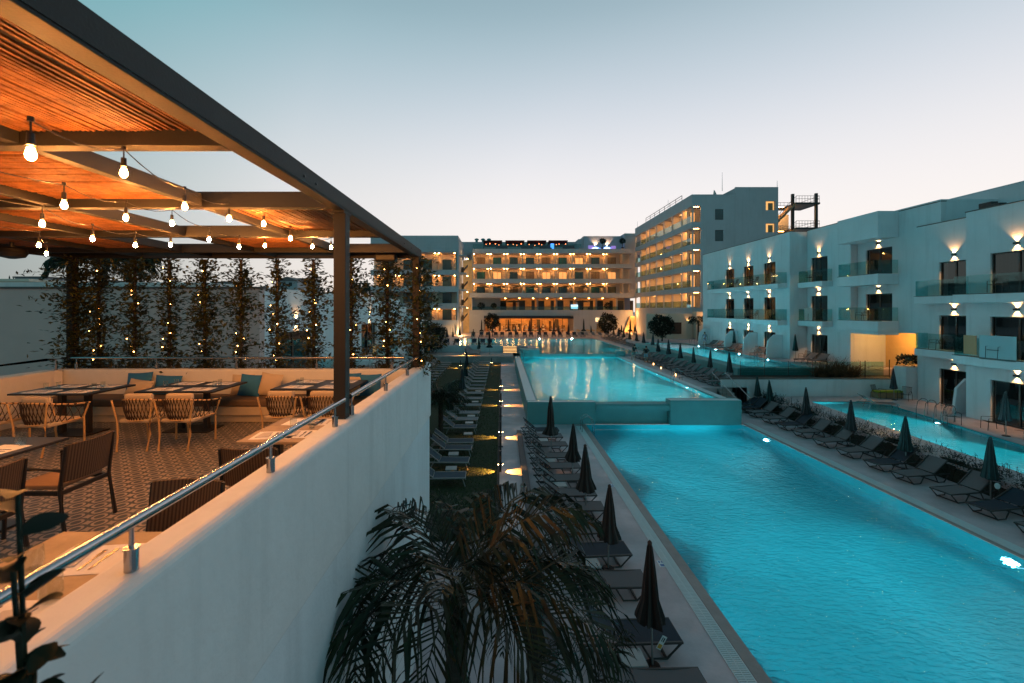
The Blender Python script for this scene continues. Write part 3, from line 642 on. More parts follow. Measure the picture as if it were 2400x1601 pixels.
tumb(-2.43, 2.36, TZ, 'large clear tumbler beside the placemat on near wood table', .115, .046); tumb(-2.08, 2.10, TZ, 'large clear tumbler next to the parapet on near wood table', .115, .046)
mat_set(-4.8, 4.3, TZ, 1.5, 'dark table by the black armchair', 0); mat_set(-5.3, 4.3, TZ, -1.6, 'dark table by the black armchair', 1)
m = MB(); m.lathe([(.02, 0), (.08, .004), (.125, .018), (.13, .02), (.08, .008), (.01, .006)], (0, 0, 0), 28); tag(m.build('plate', plate_m, loc=(-4.82, 4.12, TZ+.004), smooth=True), 'round blue plate on the dark table by the armchair', 'plate')
for i, (x, y) in enumerate(((-4.74, 4.5), (-4.83, 4.55))): tumb(x, y, TZ, ('clear glass at the corner of the dark table by armchair', 'second glass behind the corner one on dark table')[i], .12, .034)
# rope chairs
ash = mat('pale_ash_wood', (.55, .33, .14), .5, var=.15, vscale=9); rope_m = mat('brown_rope', (.05, .028, .016), .85, bump=.4, bscale=150)
def rope_chair(label, x, y, rz=0):
    t = thing('rope_armchair', label, 'chair', (x, y, FZ), rz, 'rope armchairs at the bench tables')
    for sx in (-1, 1):
        for yy, top in ((-.28, .76), (.30, .64)):
            m = MB(); yb_ = yy + (-.03 if yy < 0 else .03)
            m.tube([(sx*.215, yb_, 0), (sx*.23, yy+.01, .25), (sx*.235, yy, .45), (sx*.29, yy - (.03 if yy < 0 else -.02), top)], .016, 8, r_end=.013); m.build('leg', ash, t, smooth=True)
    arc = []
    for k in range(17):
        a = math.pi*(k/16); cxx = -.29*math.cos(a)*1.05; arc.append((cxx, .33 - .66*math.sin(a)**.6 if 0 < k < 16 else .33, .66 + .11*math.sin(a)))
    low = [(p[0]*.84, p[1]*.80, .44) for p in arc]
    m = MB(); m.tube(arc, .013, 7); m.build('top_rail', ash, t, smooth=True); m = MB(); m.tube(low, .012, 6); m.build('lower_rail', ash, t, smooth=True)
    m = MB()
    def on(path, u): f = u*(len(path)-1); i = min(int(f), len(path)-2); return Vector(path[i]).lerp(Vector(path[i+1]), f-i)
    for k in range(22):
        u = (k+.5)/22
        for s in (-1, 1):
            v = min(max(u + s*.07, 0.01), .99); a, b2 = on(arc, u), on(low, v); mid = (a+b2)/2; mid = Vector((mid.x*1.06, mid.y*1.06, mid.z)); m.tube([a, mid, b2], .006, 4)
        p = on(arc, u); q = on(arc, min(u+.012, 1)); m.cyl(p, q, .018, .018, 7)
    m.build('rope_back', rope_m, t)
    m = MB(); m.box(-.24, -.24, .40, .24, .28, .46); m.build('seat_cushion', cream_c, t, bevel=.02)
    m = MB(); m.box(-.2, -.215, .47, .2, -.12, .83); o = m.build('back_cushion', cream_c, t, bevel=.035)
for i, (x, y, rz, l) in enumerate(((-7.55, 6.75, .06, 'pale rope armchair cut by the terrace edge at the end table'), (-6.68, 6.72, -.03, 'pale rope armchair second at the end table with cream cushion'),
        (-5.45, 7.0, .04, 'pale rope armchair at the end-side seat of the middle table'), (-4.84, 7.02, -.02, 'pale rope armchair at the parapet side of the middle table'),
        (-3.42, 7.22, .02, 'pale rope armchair behind the wood table near the post'), (-2.76, 7.22, -.04, 'pale rope armchair half hidden behind the pergola post'))): rope_chair(l, x, y, rz)
# black armchairs with corded backs
ebony = mat('ebony_wood', (.012, .010, .010), .4); cord = mat('woven_cord', (.12, .07, .038), .8, wave=('X', 13., (.035, .018, .01)), bump=.2, bscale=80)
seatb = mat('tan_seat_pad', (.24, .15, .095), .85, bump=.2)
def dark_chair(label, x, y, rz):
    t = thing('dark_armchair', label, 'chair', (x, y, FZ), rz, 'dark armchairs with corded backs')
    for sx in (-1, 1):
        m = MB(); m.tube([(sx*.27, -.30, 0), (sx*.26, -.24, .42), (sx*.255, -.29, .84)], .019, 6, r_end=.015); m.build('leg', ebony, t)
        m = MB(); m.tube([(sx*.27, .26, 0), (sx*.265, .24, .62)], .017, 6); m.build('leg', ebony, t)
        m = MB(); m.tube([(sx*.262, -.26, .62), (sx*.29, 0, .645), (sx*.272, .26, .63)], .017, 6); m.build('armrest', ebony, t)
    m = MB(); m.box(-.25, -.245, .385, .25, -.215, .425); m.box(-.25, .215, .385, .25, .245, .425); m.box(-.255, -.21, .385, -.23, .21, .425); m.box(.23, -.21, .385, .255, .21, .425); m.build('seat_frame', ebony, t, bevel=.004)
    m = MB(); m.box(-.235, -.2, .43, .235, .235, .475); m.build('seat_pad', seatb, t, bevel=.015)
    m = MB(); n = 10
    def bp(u, v): return Vector(((u*2-1)*.248, -.245 - .05*v - .05*math.sin(u*math.pi), .50 + .35*v))
    for k in range(n):
        for j in range(3):
            a, b2, c, d2 = bp(k/n, j/3), bp((k+1)/n, j/3), bp((k+1)/n, (j+1)/3), bp(k/n, (j+1)/3); m.quad(a, b2, c, d2)
            off = Vector((0, .022, 0)); m.quad(d2+off, c+off, b2+off, a+off)
    for k in range(n): a, b2 = bp(k/n, 1), bp((k+1)/n, 1); off = Vector((0, .022, 0)); m.quad(a, b2, b2+off, a+off)
    m.build('corded_back', cord, t, smooth=True)
dark_chair('dark armchair turned towards the dark table with blue plate', -4.28, 4.42, R(90)); dark_chair('dark armchair half cut by the frame beside the dark table', -4.30, 3.58, R(90))
dark_chair('dark armchair at the near side of the parapet wood table', -2.28, 4.38, 0); dark_chair('dark armchair backing onto the handrail beyond near wood table', -2.28, 3.02, R(180))
# foreground potted succulent
jade = leaf_mat('jade_leaves', (.004, .008, .004), (.010, .020, .007), .6)
t = thing('potted_succulent', 'round-leaved dark plant blurred in front of the parapet', 'plant', (-1.07, .92, 5.55)); m = MB(); rj = random.Random(5)
st = MB()
def round_leaf(c, d, L0, W0):
    d = Vector(d).normalized(); sd = d.cross(Vector((rj.gauss(0, .5), rj.gauss(0, .5), 1))).normalized(); nn = sd.cross(d); rows = []
    for q in range(7):
        u = q/6; w = W0*math.sin(math.pi*min(.97, u*.93+.05))**.75; ctr = Vector(c) + d*L0*u - Vector((0, 0, .25*L0*u*u)); rows.append((m.pt(ctr - sd*w + nn*w*.25), m.pt(ctr), m.pt(ctr + sd*w + nn*w*.25)))
    for r0, r1 in zip(rows, rows[1:]): m.face([r0[0], r0[1], r1[1], r1[0]]); m.face([r0[1], r0[2], r1[2], r1[1]])
for (x, y, z) in ((-.93, .90, 5.88), (-.90, .88, 5.78), (-.86, .92, 5.80), (-.97, .92, 5.98), (-1.0, .93, 6.08), (-1.01, .95, 6.22), (-.92, .90, 5.70)):
    p0 = Vector((-1.0, .93, 5.45)); p2 = Vector((x, y, z)); p1 = (p0+p2)/2 + Vector((.02, 0, .03)); st.tube([p0, p1, p2], .005, 5)
    for k in range(9):
        u = .45 + .55*k/8; c = p1.lerp(p2, (u-.45)/.55); a = k*2.1 + x*30; e = .15 + .7*u*rj.random()
        round_leaf(c, (math.cos(a)*math.cos(e), math.sin(a)*math.cos(e), math.sin(e)), rj.uniform(.055, .085), rj.uniform(.018, .027))
m.build('foliage', jade, t, world=True, smooth=True); st.build('stem', jade, t, world=True)
m = MB(); m.lathe([(.07, 0), (.10, .16), (.11, .17), (.09, .165), (.02, .15)], (0, 0, 0), 20); m.build('pot', mat('dark_pot', (.05, .03, .02), .7), t, loc=(.06, 0, -.17), smooth=True)
t2 = MB(); t2.box(-1.25, .7, 4.3, -.85, 1.15, 5.379); tag(t2.build('wall_pier', plaster), 'white plastered pier under the blurred plant', 'pier')
# ------------------------------------------------------------ buildings
room_dark = mat('room_interior', (.05, .045, .04), .9); curtain = mat('curtain', (.10, .09, .08), .9, wave=('X', 5., (.04, .035, .035)))
curtain_y = mat('curtain_side', (.07, .065, .06), .9, wave=('Y', 5., (.02, .02, .02)))
room_lit = mat('lit_room', (.5, .35, .2), .9, emit=(1, .42, .12), estr=.9); ceil_em = mat('ceiling_lamp_glow', (1, .8, .5), .5, emit=(1., .40, .09), estr=260)
cream_wall = mat('balcony_wall', (.62, .52, .42), .85, var=.05)
far_glass = mat('far_window_glass', (.02, .05, .06), .08, spec=.8, var=.3, vscale=.4); rail_glass = glass_mat('far_rail_glass', (.6, .78, .78), .05)
def wall_holes(mb, box, u0, u1, z0, z1, holes):
    """box(u0,u1,z0,z1) adds one solid cell; cells inside a hole are left out"""
    us = sorted({u0, u1} | {h[0] for h in holes} | {h[1] for h in holes}); zs = sorted({z0, z1} | {h[2] for h in holes} | {h[3] for h in holes})
    for a, b2 in zip(us, us[1:]):
        run = None
        for c, d in zip(zs, zs[1:]):
            inside = any(h[0] <= (a+b2)/2 <= h[1] and h[2] <= (c+d)/2 <= h[3] for h in holes)
            if inside:
                if run is not None: box(a, b2, run, c); run = None
            elif run is None: run = c
        if run is not None: box(a, b2, run, zs[-1])
# ---- main hotel block, facing the pools
Y0 = 97.0
hotel = thing('hotel_block', 'long five storey hotel block with rows of lit balconies behind the pools', 'building', (10, Y0, 1.5))
BX0, BX1 = -6.3, 27.9
bands = [(5.15, 6.35), (9.0, 9.98), (12.05, 13.0), (15.3, 16.15), (18.45, 19.4)]
for (a, b2) in bands:
    m = MB(); m.box(BX0 - (.6 if a < 10 else 0), Y0, a, BX1, Y0+.2, b2); m.box(BX0 - (.6 if a < 10 else 0), Y0+.21, a, BX1, Y0+2.6, a+.25); m.build('balcony_parapet', hotel_render, hotel, world=True)
rooms = [(9.25, 12.05), (12.3, 15.3), (15.55, 18.45)]
m = MB(); m.box(BX0, Y0+2.61, 9.0, BX1, Y0+2.9, 18.7); m.build('rear_wall', cream_wall, hotel, world=True)
NB = 9; 
for ri, (za, zb) in enumerate(rooms):
    for k in range(NB + 1):
        x = -6.3 + 3.577*k + .0
        if k > 0: m = MB(); m.box(x-.08, Y0+.22, za, x+.08, Y0+2.6, zb); m.build('partition', cream_wall, hotel, world=True)
        else: m = MB(); m.box(x, Y0+.22, za, x+.2, Y0+2.6, zb); m.build('partition', cream_wall, hotel, world=True)
        wx = x + 1.78
        if wx + 1 > BX1: continue
        lit = (ri, k) in ((1, 1), (1, 5), (1, 8), (2, 6), (1, 4))
        m = MB(); m.box(wx-.95, Y0+2.50, za+.05, wx+.85, Y0+2.60, zb-.62); w_ = m.build('window', frame_dark, hotel, world=True)
        m = MB(); m.box(wx-.88, Y0+2.47, za+.10, wx-.06, Y0+2.495, zb-.70); m.box(wx+.0, Y0+2.47, za+.10, wx+.78, Y0+2.495, zb-.70); p_ = m.build('pane', room_lit if lit else (far_glass, far_glass, mat('pane_curtain', (.22, .17, .12), .8, var=.3), mat('pane_teal', (.02, .10, .11), .2))[(ri*7+k*5) % 4], w_); 
        p_.data.transform(Matrix.Translation(-Vector(hotel.location)))
        for s in ((.30, .0) if k == 0 else (-.32, .32)):
            m = MB(); m.cyl((x+s, Y0+1.5, zb-.005), (x+s, Y0+1.5, zb-.06), .10, .10, 8); m.build('ceiling_lamp', ceil_em, hotel, world=True)
            if k == 0: break
# side closing, roof, core
m = MB(); m.box(BX0-.02, Y0+.21, 6.36, BX0-.005, Y0+2.6, 19.4); m.box(BX0-.6, Y0+3.0, 9.02, BX1+2, Y0+16, 18.44); m.box(BX0-.6, Y0+9, 1.5, BX1+2, Y0+16, 9.0); m.box(27.0, Y0+3.1, 18.45, 34, Y0+9, 23.2); m.build('core_wall', hotel_render, hotel, world=True)
m = MB(); m.box(BX0-2.2, Y0+2.91, 18.45, BX1, Y0+16, 19.0); m.box(BX0-16, Y0+9, 19.01, BX1-8, Y0+9.3, 22.2); m.box(BX0-16, Y0+9.31, 22.0, BX1-8, Y0+16, 22.2); m.build('roof', hotel_render, hotel, world=True)
m = MB(); m.box(18.3, Y0+5, 19.01, 26.9, Y0+14, 22.9); m.box(17.2, Y0+5.5, 19.02, 18.29, Y0+14, 22.3); m.build('roof_house', hotel_render, hotel, world=True)
blu = mat('blue_washed_light', (.2, .4, .9), .6, emit=(.10, .30, 1.), estr=3.0); redl = mat('red_lamp', (1, .2, .1), .5, emit=(1, .16, .05), estr=16); pinkl = mat('lilac_wash', (.6, .4, .8), .6, emit=(.45, .25, .8), estr=.55)
m = MB(); m.box(19.4, Y0+4.9, 19.1, 20.6, Y0+4.98, 20.8); m.box(24.5, Y0+4.9, 19.1, 25.5, Y0+4.98, 20.7); m.build('door', pinkl, hotel, world=True)
for x in (21.0, 23.6): spot('lamp_light', (x, Y0+4.7, 20.6), (x, Y0+4.9, 22.6), 500, (1, .6, .35), 90, .6, .05, hotel); spot('lamp_light', (x, Y0+4.2, 20.6), (x, Y0+5, 19.1), 900, (.2, .35, 1.), 120, .6, .05, hotel)
# rooftop bar: red-lit shades
shade_m = mat('dark_shade_cloth', (.05, .015, .02), .9)
for k, x in enumerate((-2.0, 2.9, 7.7, 12.4)):
    t = thing('roof_pergola', f'{ORD[k]} dark shade structure of the roof bar counted from the stair tower', 'shade', (x, Y0+4, 19.01), 0, 'shades of the roof bar')
    m = MB()
    for sx in (-2, 2): m.box(x+sx-.06, Y0+3, 19.01, x+sx+.06, Y0+3.12, 21.4)
    m.build('post', darkm, t, world=True); m = MB(); m.extr([(x-2.1, Y0+2.95, 21.5), (x+2.1, Y0+2.95, 21.5), (x+2.1, Y0+8, 20.9), (x-2.1, Y0+8, 20.9)], (0, 0, .15)); m.build('canopy', shade_m, t, world=True)
    m = MB()
    for q in range(4): m.lathe([(.01, -.1), (.09, 0), (.01, .1)], (x - 1.5 + q + rnd.gauss(0, .2), Y0+3.2, 20.75 + rnd.gauss(0, .12)), 6)
    m.build('bulb', redl, t, world=True)
m = MB(); m.box(BX0+.1, Y0+.6, 19.41, 17.1, Y0+.64, 20.5); m.build('terrace_glass', rail_glass, hotel, world=True)
for k, x in enumerate((0., 5.5, 9.5, 14.5)):
    t = thing('roof_sofa', f'{ORD[k]} dark purple sofa of the roof bar counted from the stair tower', 'sofa', (x, Y0+1.6, 19.4), 0, 'sofas of the roof bar')
    m = MB(); m.box(-1.3, -.4, 0, 1.3, .4, .45); m.box(-1.3, .25, .46, 1.3, .42, 1.0); m.build('seat', mat('plum_fabric', (.05, .02, .07), .9), t, bevel=.05)
m = MB(); m.box(10.6, Y0+1.5, 19.4, 11.3, Y0+1.8, 20.7); tag(m.build('roof_lamp', blu), 'glowing blue lamp standing among the roof bar seats', 'lamp')
# first floor restaurant terrace with lit windows
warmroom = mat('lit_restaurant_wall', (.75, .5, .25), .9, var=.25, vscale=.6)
m = MB(); m.box(-2, Y0+6.5, 5.4, BX1, Y0+6.7, 8.98); m.build('room_wall', warmroom, hotel, world=True)
m = MB(); m.box(BX0, Y0+2.9, 5.41, -.2, Y0+2.99, 8.98); m.build('room_wall', hotel_render, hotel, world=True)
for x in (-.5, 3.6, 7.8, 12, 16.4, 20.7, 25.2):
    m = MB(); m.box(x-.16, Y0+2.6, 5.41, x+.16, Y0+2.89, 8.98); m.build('column', hotel_render, hotel, world=True)
    m = MB(); m.box(x+.2, Y0+2.7, 5.41, x+1.5, Y0+2.75, 8.4); m.box(x+2.9, Y0+2.7, 5.41, x+3.6, Y0+2.75, 8.4); m.build('curtain', curtain, hotel, world=True)
for k in range(9):
    x = 0.8 + k*3.1; m = MB(); m.cyl((x, Y0+4.5, 8.97), (x, Y0+4.5, 8.9), .16, .16, 8); m.build('ceiling_lamp', mat('room_lamp_glow', (1, .8, .5), .5, emit=(1, .42, .10), estr=75), hotel, world=True)
m = MB(); m.box(BX0, Y0+.05, 6.36, BX1-3, Y0+.08, 7.1); m.build('terrace_glass', rail_glass, hotel, world=True)
m = MB(); m.box(15.1, Y0+2.3, 6.6, 16.6, Y0+2.34, 7.5); m.build('screen', mat('tv_glow', (.6, .8, .9), .4, emit=(.6, .85, 1), estr=1.6), hotel, world=True)
# ground floor restaurant
m = MB(); m.box(BX0-.6, Y0, 1.5, -3.8, Y0+.3, 5.14); m.build('wall', hotel_render, hotel, world=True); m = MB(); m.box(15.3, Y0, 1.5, BX1, Y0+.3, 5.14); m.build('wall', hotel_render, hotel, world=True)
m = MB(); m.box(-3.79, Y0+8, 1.5, 15.3, Y0+8.2, 5.14); m.box(-3.79, Y0+.31, 4.85, 15.3, Y0+8, 4.9); m.build('room_wall', warmroom, hotel, world=True)
m = MB(); m.box(-3.79, Y0+.12, 4.55, 15.29, Y0+.3, 5.14); m.box(-3.2, Y0-1.6, 4.95, 15.0, Y0-.01, 5.10); m.build('awning', mat('dark_blue_awning', (.03, .05, .08), .7), hotel, world=True)
for x in (-.6, 1.8, 4.2, 6.2, 8.6, 11, 13): m = MB(); m.box(x-.05, Y0+.1, 1.5, x+.05, Y0+.22, 4.54); m.build('mullion', frame_dark, hotel, world=True)
for k in range(14):
    x = -2.8 + 1.33*k
    for dy in (2, 5): m = MB(); m.cyl((x, Y0+dy, 4.84), (x, Y0+dy, 4.75), .17, .17, 8); m.build('ceiling_lamp', MATS['room_lamp_glow'], hotel, world=True)
m = MB(); m.box(-2, Y0+7.4, 1.5, 6, Y0+7.9, 2.7); m.box(-2, Y0+7.7, 3.2, 6, Y0+7.9, 3.3); m.build('counter', mat('counter_white', (.8, .6, .4), .5), hotel, world=True)
rr_ = random.Random(4)
for k in range(13):
    x = -3.4 + 1.42*k; w_ = rr_.uniform(.3, .9); h_ = rr_.uniform(1.2, 3.0); m = MB(); m.box(x, Y0+7.2, 1.5, x+w_, Y0+7.35, 1.5+h_); m.build('cabinet', (wood, MATS['brown_wood_panel'] if 'brown_wood_panel' in MATS else mat('brown_wood_panel', (.06, .03, .015), .7), curtain)[k % 3], hotel, world=True)
m = MB(); m.box(20.2, Y0-.12, 1.5, 21.9, Y0-.01, 3.5); m.build('door', wood, hotel, world=True); m = MB(); m.box(20.0, Y0-.12, 3.9, 22.1, Y0-.01, 4.7); m.build('lit_sign', mat('sign_glow', (1, .8, .5), .5, emit=(1, .7, .35), estr=1.6), hotel, world=True)
# warm fountain wall in the corner of the two wings
m = MB()
for k in range(15):
    w_ = .5 + 1.15*(k/14)**.9; m.box(26.6-w_+1, Y0-.9+.03*k, 4.85 - k*.23, 26.6+w_+1, Y0-.35+.02*k, 5.06 - k*.23)
t = tag(m.build('cascade_wall', mat('cascade_stone', (.75, .5, .25), .4, var=.3, vscale=2, emit=(1, .42, .10), estr=0.0)), 'bright stepped water cascade glowing warm in the hotel corner', 'cascade')
for dx, zz in ((-.5, 2.1), (1.6, 2.1)): point('cascade_light', (27.1+dx, Y0-2.2, zz), 420, (1, .44, .12), .2, hotel)
point('cascade_light', (27.6, Y0-1.6, 5.6), 260, (1, .44, .12), .2, hotel)
# stair tower and the nearer block with balconies
YL = 88.5
blk = thing('hotel_wing', 'five storey hotel wing partly hidden behind the vines beside the stair tower', 'building', (-16, YL, 1.5))
m = MB(); m.box(-25.5, YL, 17.6, -8.5, YL+14, 20.85); m.build('roof', hotel_render, blk, world=True)
lv = [(13.9, 17.6), (10.6, 13.9), (7.35, 10.6), (4.05, 7.35)]
for a, b2 in ((13.2, 14.3), (9.9, 11.1), (6.6, 7.8), (3.4, 4.5)):
    m = MB(); m.box(-25.5, YL, a, -8.7, YL+.2, b2-.1); m.box(-25.5, YL+.21, a, -8.7, YL+2.3, a+.3); m.build('balcony_parapet', hotel_render, blk, world=True)
m = MB(); m.box(-25.5, YL+2.31, 1.5, -8.7, YL+2.5, 17.59); m.build('rear_wall', cream_wall, blk, world=True)
m = MB(); m.box(-25.5, YL+.6, 0, -8.7, YL+.8, 3.39); m.build('wall', hotel_render, blk, world=True)
m = MB(); m.box(-22, YL+.5, 1.0, -11, YL+.59, 3.0); m.build('opening', black, blk, world=True)
m = MB(); m.box(-8.69, YL-.1, 0, -8.35, YL+8.4, 20.2); m.build('side_wall', hotel_render, blk, world=True)
for ri, (za, zb) in enumerate(((14.3, 17.59), (11.0, 13.19), (7.7, 9.89), (4.4, 6.59))):
    for k in range(5):
        x = -8.9 - 3.9*k
        m = MB(); m.box(x-.06, YL+.22, za, x+.06, YL+2.3, zb); m.build('partition', cream_wall, blk, world=True)
        if k < 4:
            m = MB(); m.box(x-2.9, YL+2.2, za, x-1.1, YL+2.3, za+2.1); w_ = m.build('window', frame_dark, blk, world=True)
            m = MB(); m.box(x-2.8, YL+2.17, za+.05, x-2.02, YL+2.195, za+2.0); m.box(x-1.97, YL+2.17, za+.05, x-1.2, YL+2.195, za+2.0); m.build('pane', far_glass, w_).data.transform(Matrix.Translation(-Vector(blk.location)))
        if ri != 2:
            for s in (-.4, .4): m = MB(); m.cyl((x+s, YL+1.3, zb-.005), (x+s, YL+1.3, zb-.06), .10, .10, 8); m.build('ceiling_lamp', ceil_em, blk, world=True)
m = MB()
for z in (17.2, 13.7, 10.4, 7.1): m.box(-8.3, YL+.4, z-.25, -6.95, YL+3, z)
m.build('landing', hotel_render, blk, world=True)
for z in (13.7, 10.4, 7.1, 3.9): m = MB(); m.extr([(-8.2, YL+4, z), (-7.0, YL+4, z+1.5), (-7.0, YL+4, z+1.9), (-8.2, YL+4, z+.4)], (0, 1.2, 0)); m.box(-8.25, YL+4.2, z+.3, -7.7, YL+4.3, z+1.4); m.build('stair_flight', mat('dark_stair', (.08, .06, .05), .8), blk, world=True)
m = MB(); m.box(-8.3, YL+8.6, 1.5, -6.35, YL+8.8, 17); m.build('core_wall', warmroom, blk, world=True)
for z in (16.9, 13.4, 10.1, 6.8): m = MB(); m.box(-7.2, YL+4.5, z-.04, -7.0, YL+6, z); m.build('ceiling_lamp', mat('stair_lamp_glow', (1, .8, .5), .5, emit=(1, .55, .2), estr=40), blk, world=True)
for k in range(4): m = MB(); m.box(-9.9+.38*k, YL-.6-.1*k, 1.5, -9.78+.38*k, YL-.5-.1*k, 3.6+.2*k); m.build('pillar', cream_wall, blk, world=True)
point('pillar_light', (-8.0, YL-1.0, 2.0), 500, (1, .55, .2), .2, blk); point('stair_light', (-7.5, YL+4, 3.3), 120, (1, .55, .2), .2, blk)
for k, x in enumerate((-5.9, -4.4, -3.0)):
    t = thing('roof_vent', f'{ORD[k]} of three small round vents on the hotel roof', 'vent', (x, Y0+10, 22.2), 0, 'vents on the hotel roof'); m = MB(); m.lathe([(.3, 0), (.3, .5), (.5, .55), (.5, .8), (.2, .95)], (0, 0, 0), 10); m.build('cowl', teal_wall, t)
# ---- tall wing along the far side
XW = 28.4
wing = thing('tall_wing', 'five storey wing with diagonal rows of bright balconies and a plain end wall', 'building', (XW, 68, 1.5))
ops = [(6.8, 9.05), (9.9, 12.3), (13.2, 15.5), (16.3, 18.7), (19.6, 22.0)]
ub = [68.35, 72.0, 76.0, 80.0, 83.9, 87.8, 89.7, 93.4, 96.9]
m = MB(); wall_holes(m, lambda a, b2, c, d: m.box(XW, a, c, XW+.25, b2, d), 68.0, 97.0, 1.5, 23.7, [(68.01 if k == 0 else ub[k]+.12, ub[k+1]-.12, a, b2) for k in range(8) for a, b2 in ops])
m.build('front_wall', hotel_render, wing, world=True)
m = MB(); wall_holes(m, lambda a, b2, c, d: m.box(a, 68.0, c, b2, 68.25, d), XW+.26, 34.9, 1.5, 23.7, [(XW+.26, 29.75, a, b2) for a, b2 in ops] + [(31.86, 33.1, 19.9, 21.5), (31.86, 33.1, 16.7, 18.4)])
m.box(34.91, 68.0, 1.5, 41.3, 68.25, 24.8) if False else None
wall_holes(m, lambda a, b2, c, d: m.box(a, 68.0, c, b2, 68.25, d), 34.91, 41.3, 1.5, 24.8, [(39.45, 40.85, 21.35, 22.7), (39.45, 40.85, 18.05, 19.35)])
m.build('end_wall', hotel_render, wing, world=True)
m = MB(); m.box(XW+2.5, 70.3, 1.5, XW+2.7, 97, 23.6); m.box(XW+.26, 70.3, 1.5, XW+2.49, 70.5, 23.6); m.build('rear_wall', cream_wall, wing, world=True)
m = MB()
for a, b2 in [(1.5, 6.78)] + [(ops[k][1]+.02, ops[k+1][0]-.02) for k in range(4)] + [(22.02, 23.68)]: m.box(XW+.26, 68.26, a, XW+2.49, 96.9, b2)
m.build('floor_slab', hotel_render, wing, world=True)
for zi, (a, b2) in enumerate(ops):
    for k in range(8):
        y0, y1 = ub[k], ub[k+1]
        if k > 0: m = MB(); m.box(XW+.26, y0-.1, a, XW+2.49, y0+.1, b2); m.build('partition', cream_wall, wing, world=True)
        yc = (y0+y1)/2 + (1.0 if k == 0 else 0); m = MB(); m.box(XW+1.0, yc-.7, b2-.05, XW+1.35, yc+.7, b2+.015); m.build('ceiling_lamp', mat('strip_lamp_glow', (1, .8, .5), .5, emit=(1., .43, .11), estr=42), wing, world=True)
        m = MB(); m.box(XW+.1, y0+.15, a, XW+.13, y1-.15, a+1.0); m.build('railing_glass', rail_glass, wing, world=True)
        if k > 1 and (k + zi) % 2 == 0:
            m = MB(); m.box(XW+2.44, yc-1.0, a+.02, XW+2.49, yc+.6, a+2.0); m.build('window', room_lit if (k*zi) % 3 == 0 else frame_dark, wing, world=True)
    m = MB(); m.box(XW+.5, 68.6, b2-.04, XW+1.3, 68.72, b2+.01); m.build('ceiling_lamp', MATS['strip_lamp_glow'], wing, world=True)
    m = MB(); m.box(XW+.55, 70.22, a, XW+1.45, 70.29, a+1.95); w_ = m.build('door', frame_dark, wing, world=True)
    m = MB(); m.box(XW+.65, 70.18, a+.1, XW+.97, 70.215, a+1.85); m.box(XW+1.03, 70.18, a+.1, XW+1.35, 70.215, a+1.85); m.build('pane', room_lit, w_).data.transform(Matrix.Translation(-Vector(wing.location)))
m = MB(); m.box(XW+2.75, 68.3, 1.5, 41.2, 96.9, 23.3); m.box(34.95, 68.3, 23.31, 41.2, 84, 24.7); m.build('core_wall', hotel_render, wing, world=True)
for (x0, x1, z0, z1) in ((31.9, 33.06, 19.95, 21.45), (31.9, 33.06, 16.75, 18.35)): m = MB(); m.box(x0, 68.05, z0, x1, 68.24, z1); m.build('window', far_glass, wing, world=True)
for z0 in (21.35, 18.05): m = MB(); m.box(39.5, 68.27, z0, 40.8, 68.29, z0+1.35); m.build('window', mat('lit_landing', (.9, .6, .3), .9, emit=(1, .47, .13), estr=.95), wing, world=True); m = MB(); m.box(39.9, 68.2, z0, 40.6, 68.26, z0+1.1); m.build('door', wood, wing, world=True)
for k, (x, y, z0, h) in enumerate(((30.7, 84, 23.7, 3.), (33.9, 70, 24.7, 2.9), (41.2, 68.1, 24.8, 1.0), (28.6, 96, 22.0, 3.0))):
    t = thing('antenna', ('thin rooftop mast behind the slanted railing', 'tall thin mast beside the satellite dish', 'short mast at the corner by the outdoor stair', 'thin mast where the two hotel blocks meet')[k], 'mast', (x, y, z0), 0, 'masts on the hotel roofs'); m = MB(); m.cyl((x, y, z0), (x, y, z0+h), .045, .02, 6); m.build('rod', steel, t, world=True)
t = thing('satellite_dish', 'round satellite dish seen edge-on on the tall wing roof', 'satellite dish', (33.4, 72, 23.4)); m = MB(); m.M = Matrix.Translation((33.6, 72, 24.2)) @ Matrix.Rotation(R(70), 4, 'Y') @ Matrix.Rotation(R(20), 4, 'X'); m.lathe([(.05, .0), (.6, .08), (1.1, .32), (1.15, .32), (.6, .05), (.05, -.05)], (0, 0, 0), 20); m.build('bowl', teal_wall, t, world=True, smooth=True); m = MB(); m.cyl((33.5, 72, 23.3), (33.5, 72, 24.1), .08); m.build('mount', steel, t, world=True)
t = thing('roof_railing', 'slanted metal railing along the roof edge of the tall wing', 'railing', (XW, 72, 23.7)); m = MB()
m.cyl((XW+.1, 72, 24.5), (XW+.1, 90, 24.5), .05); m.cyl((XW+.1, 72, 24.1), (XW+.1, 90, 24.1), .03)
for k in range(8): m.cyl((XW+.1, 72+k*2.57, 23.7), (XW+.1, 72+k*2.57, 24.5), .04)
m.build('rail', darkm, t, world=True)
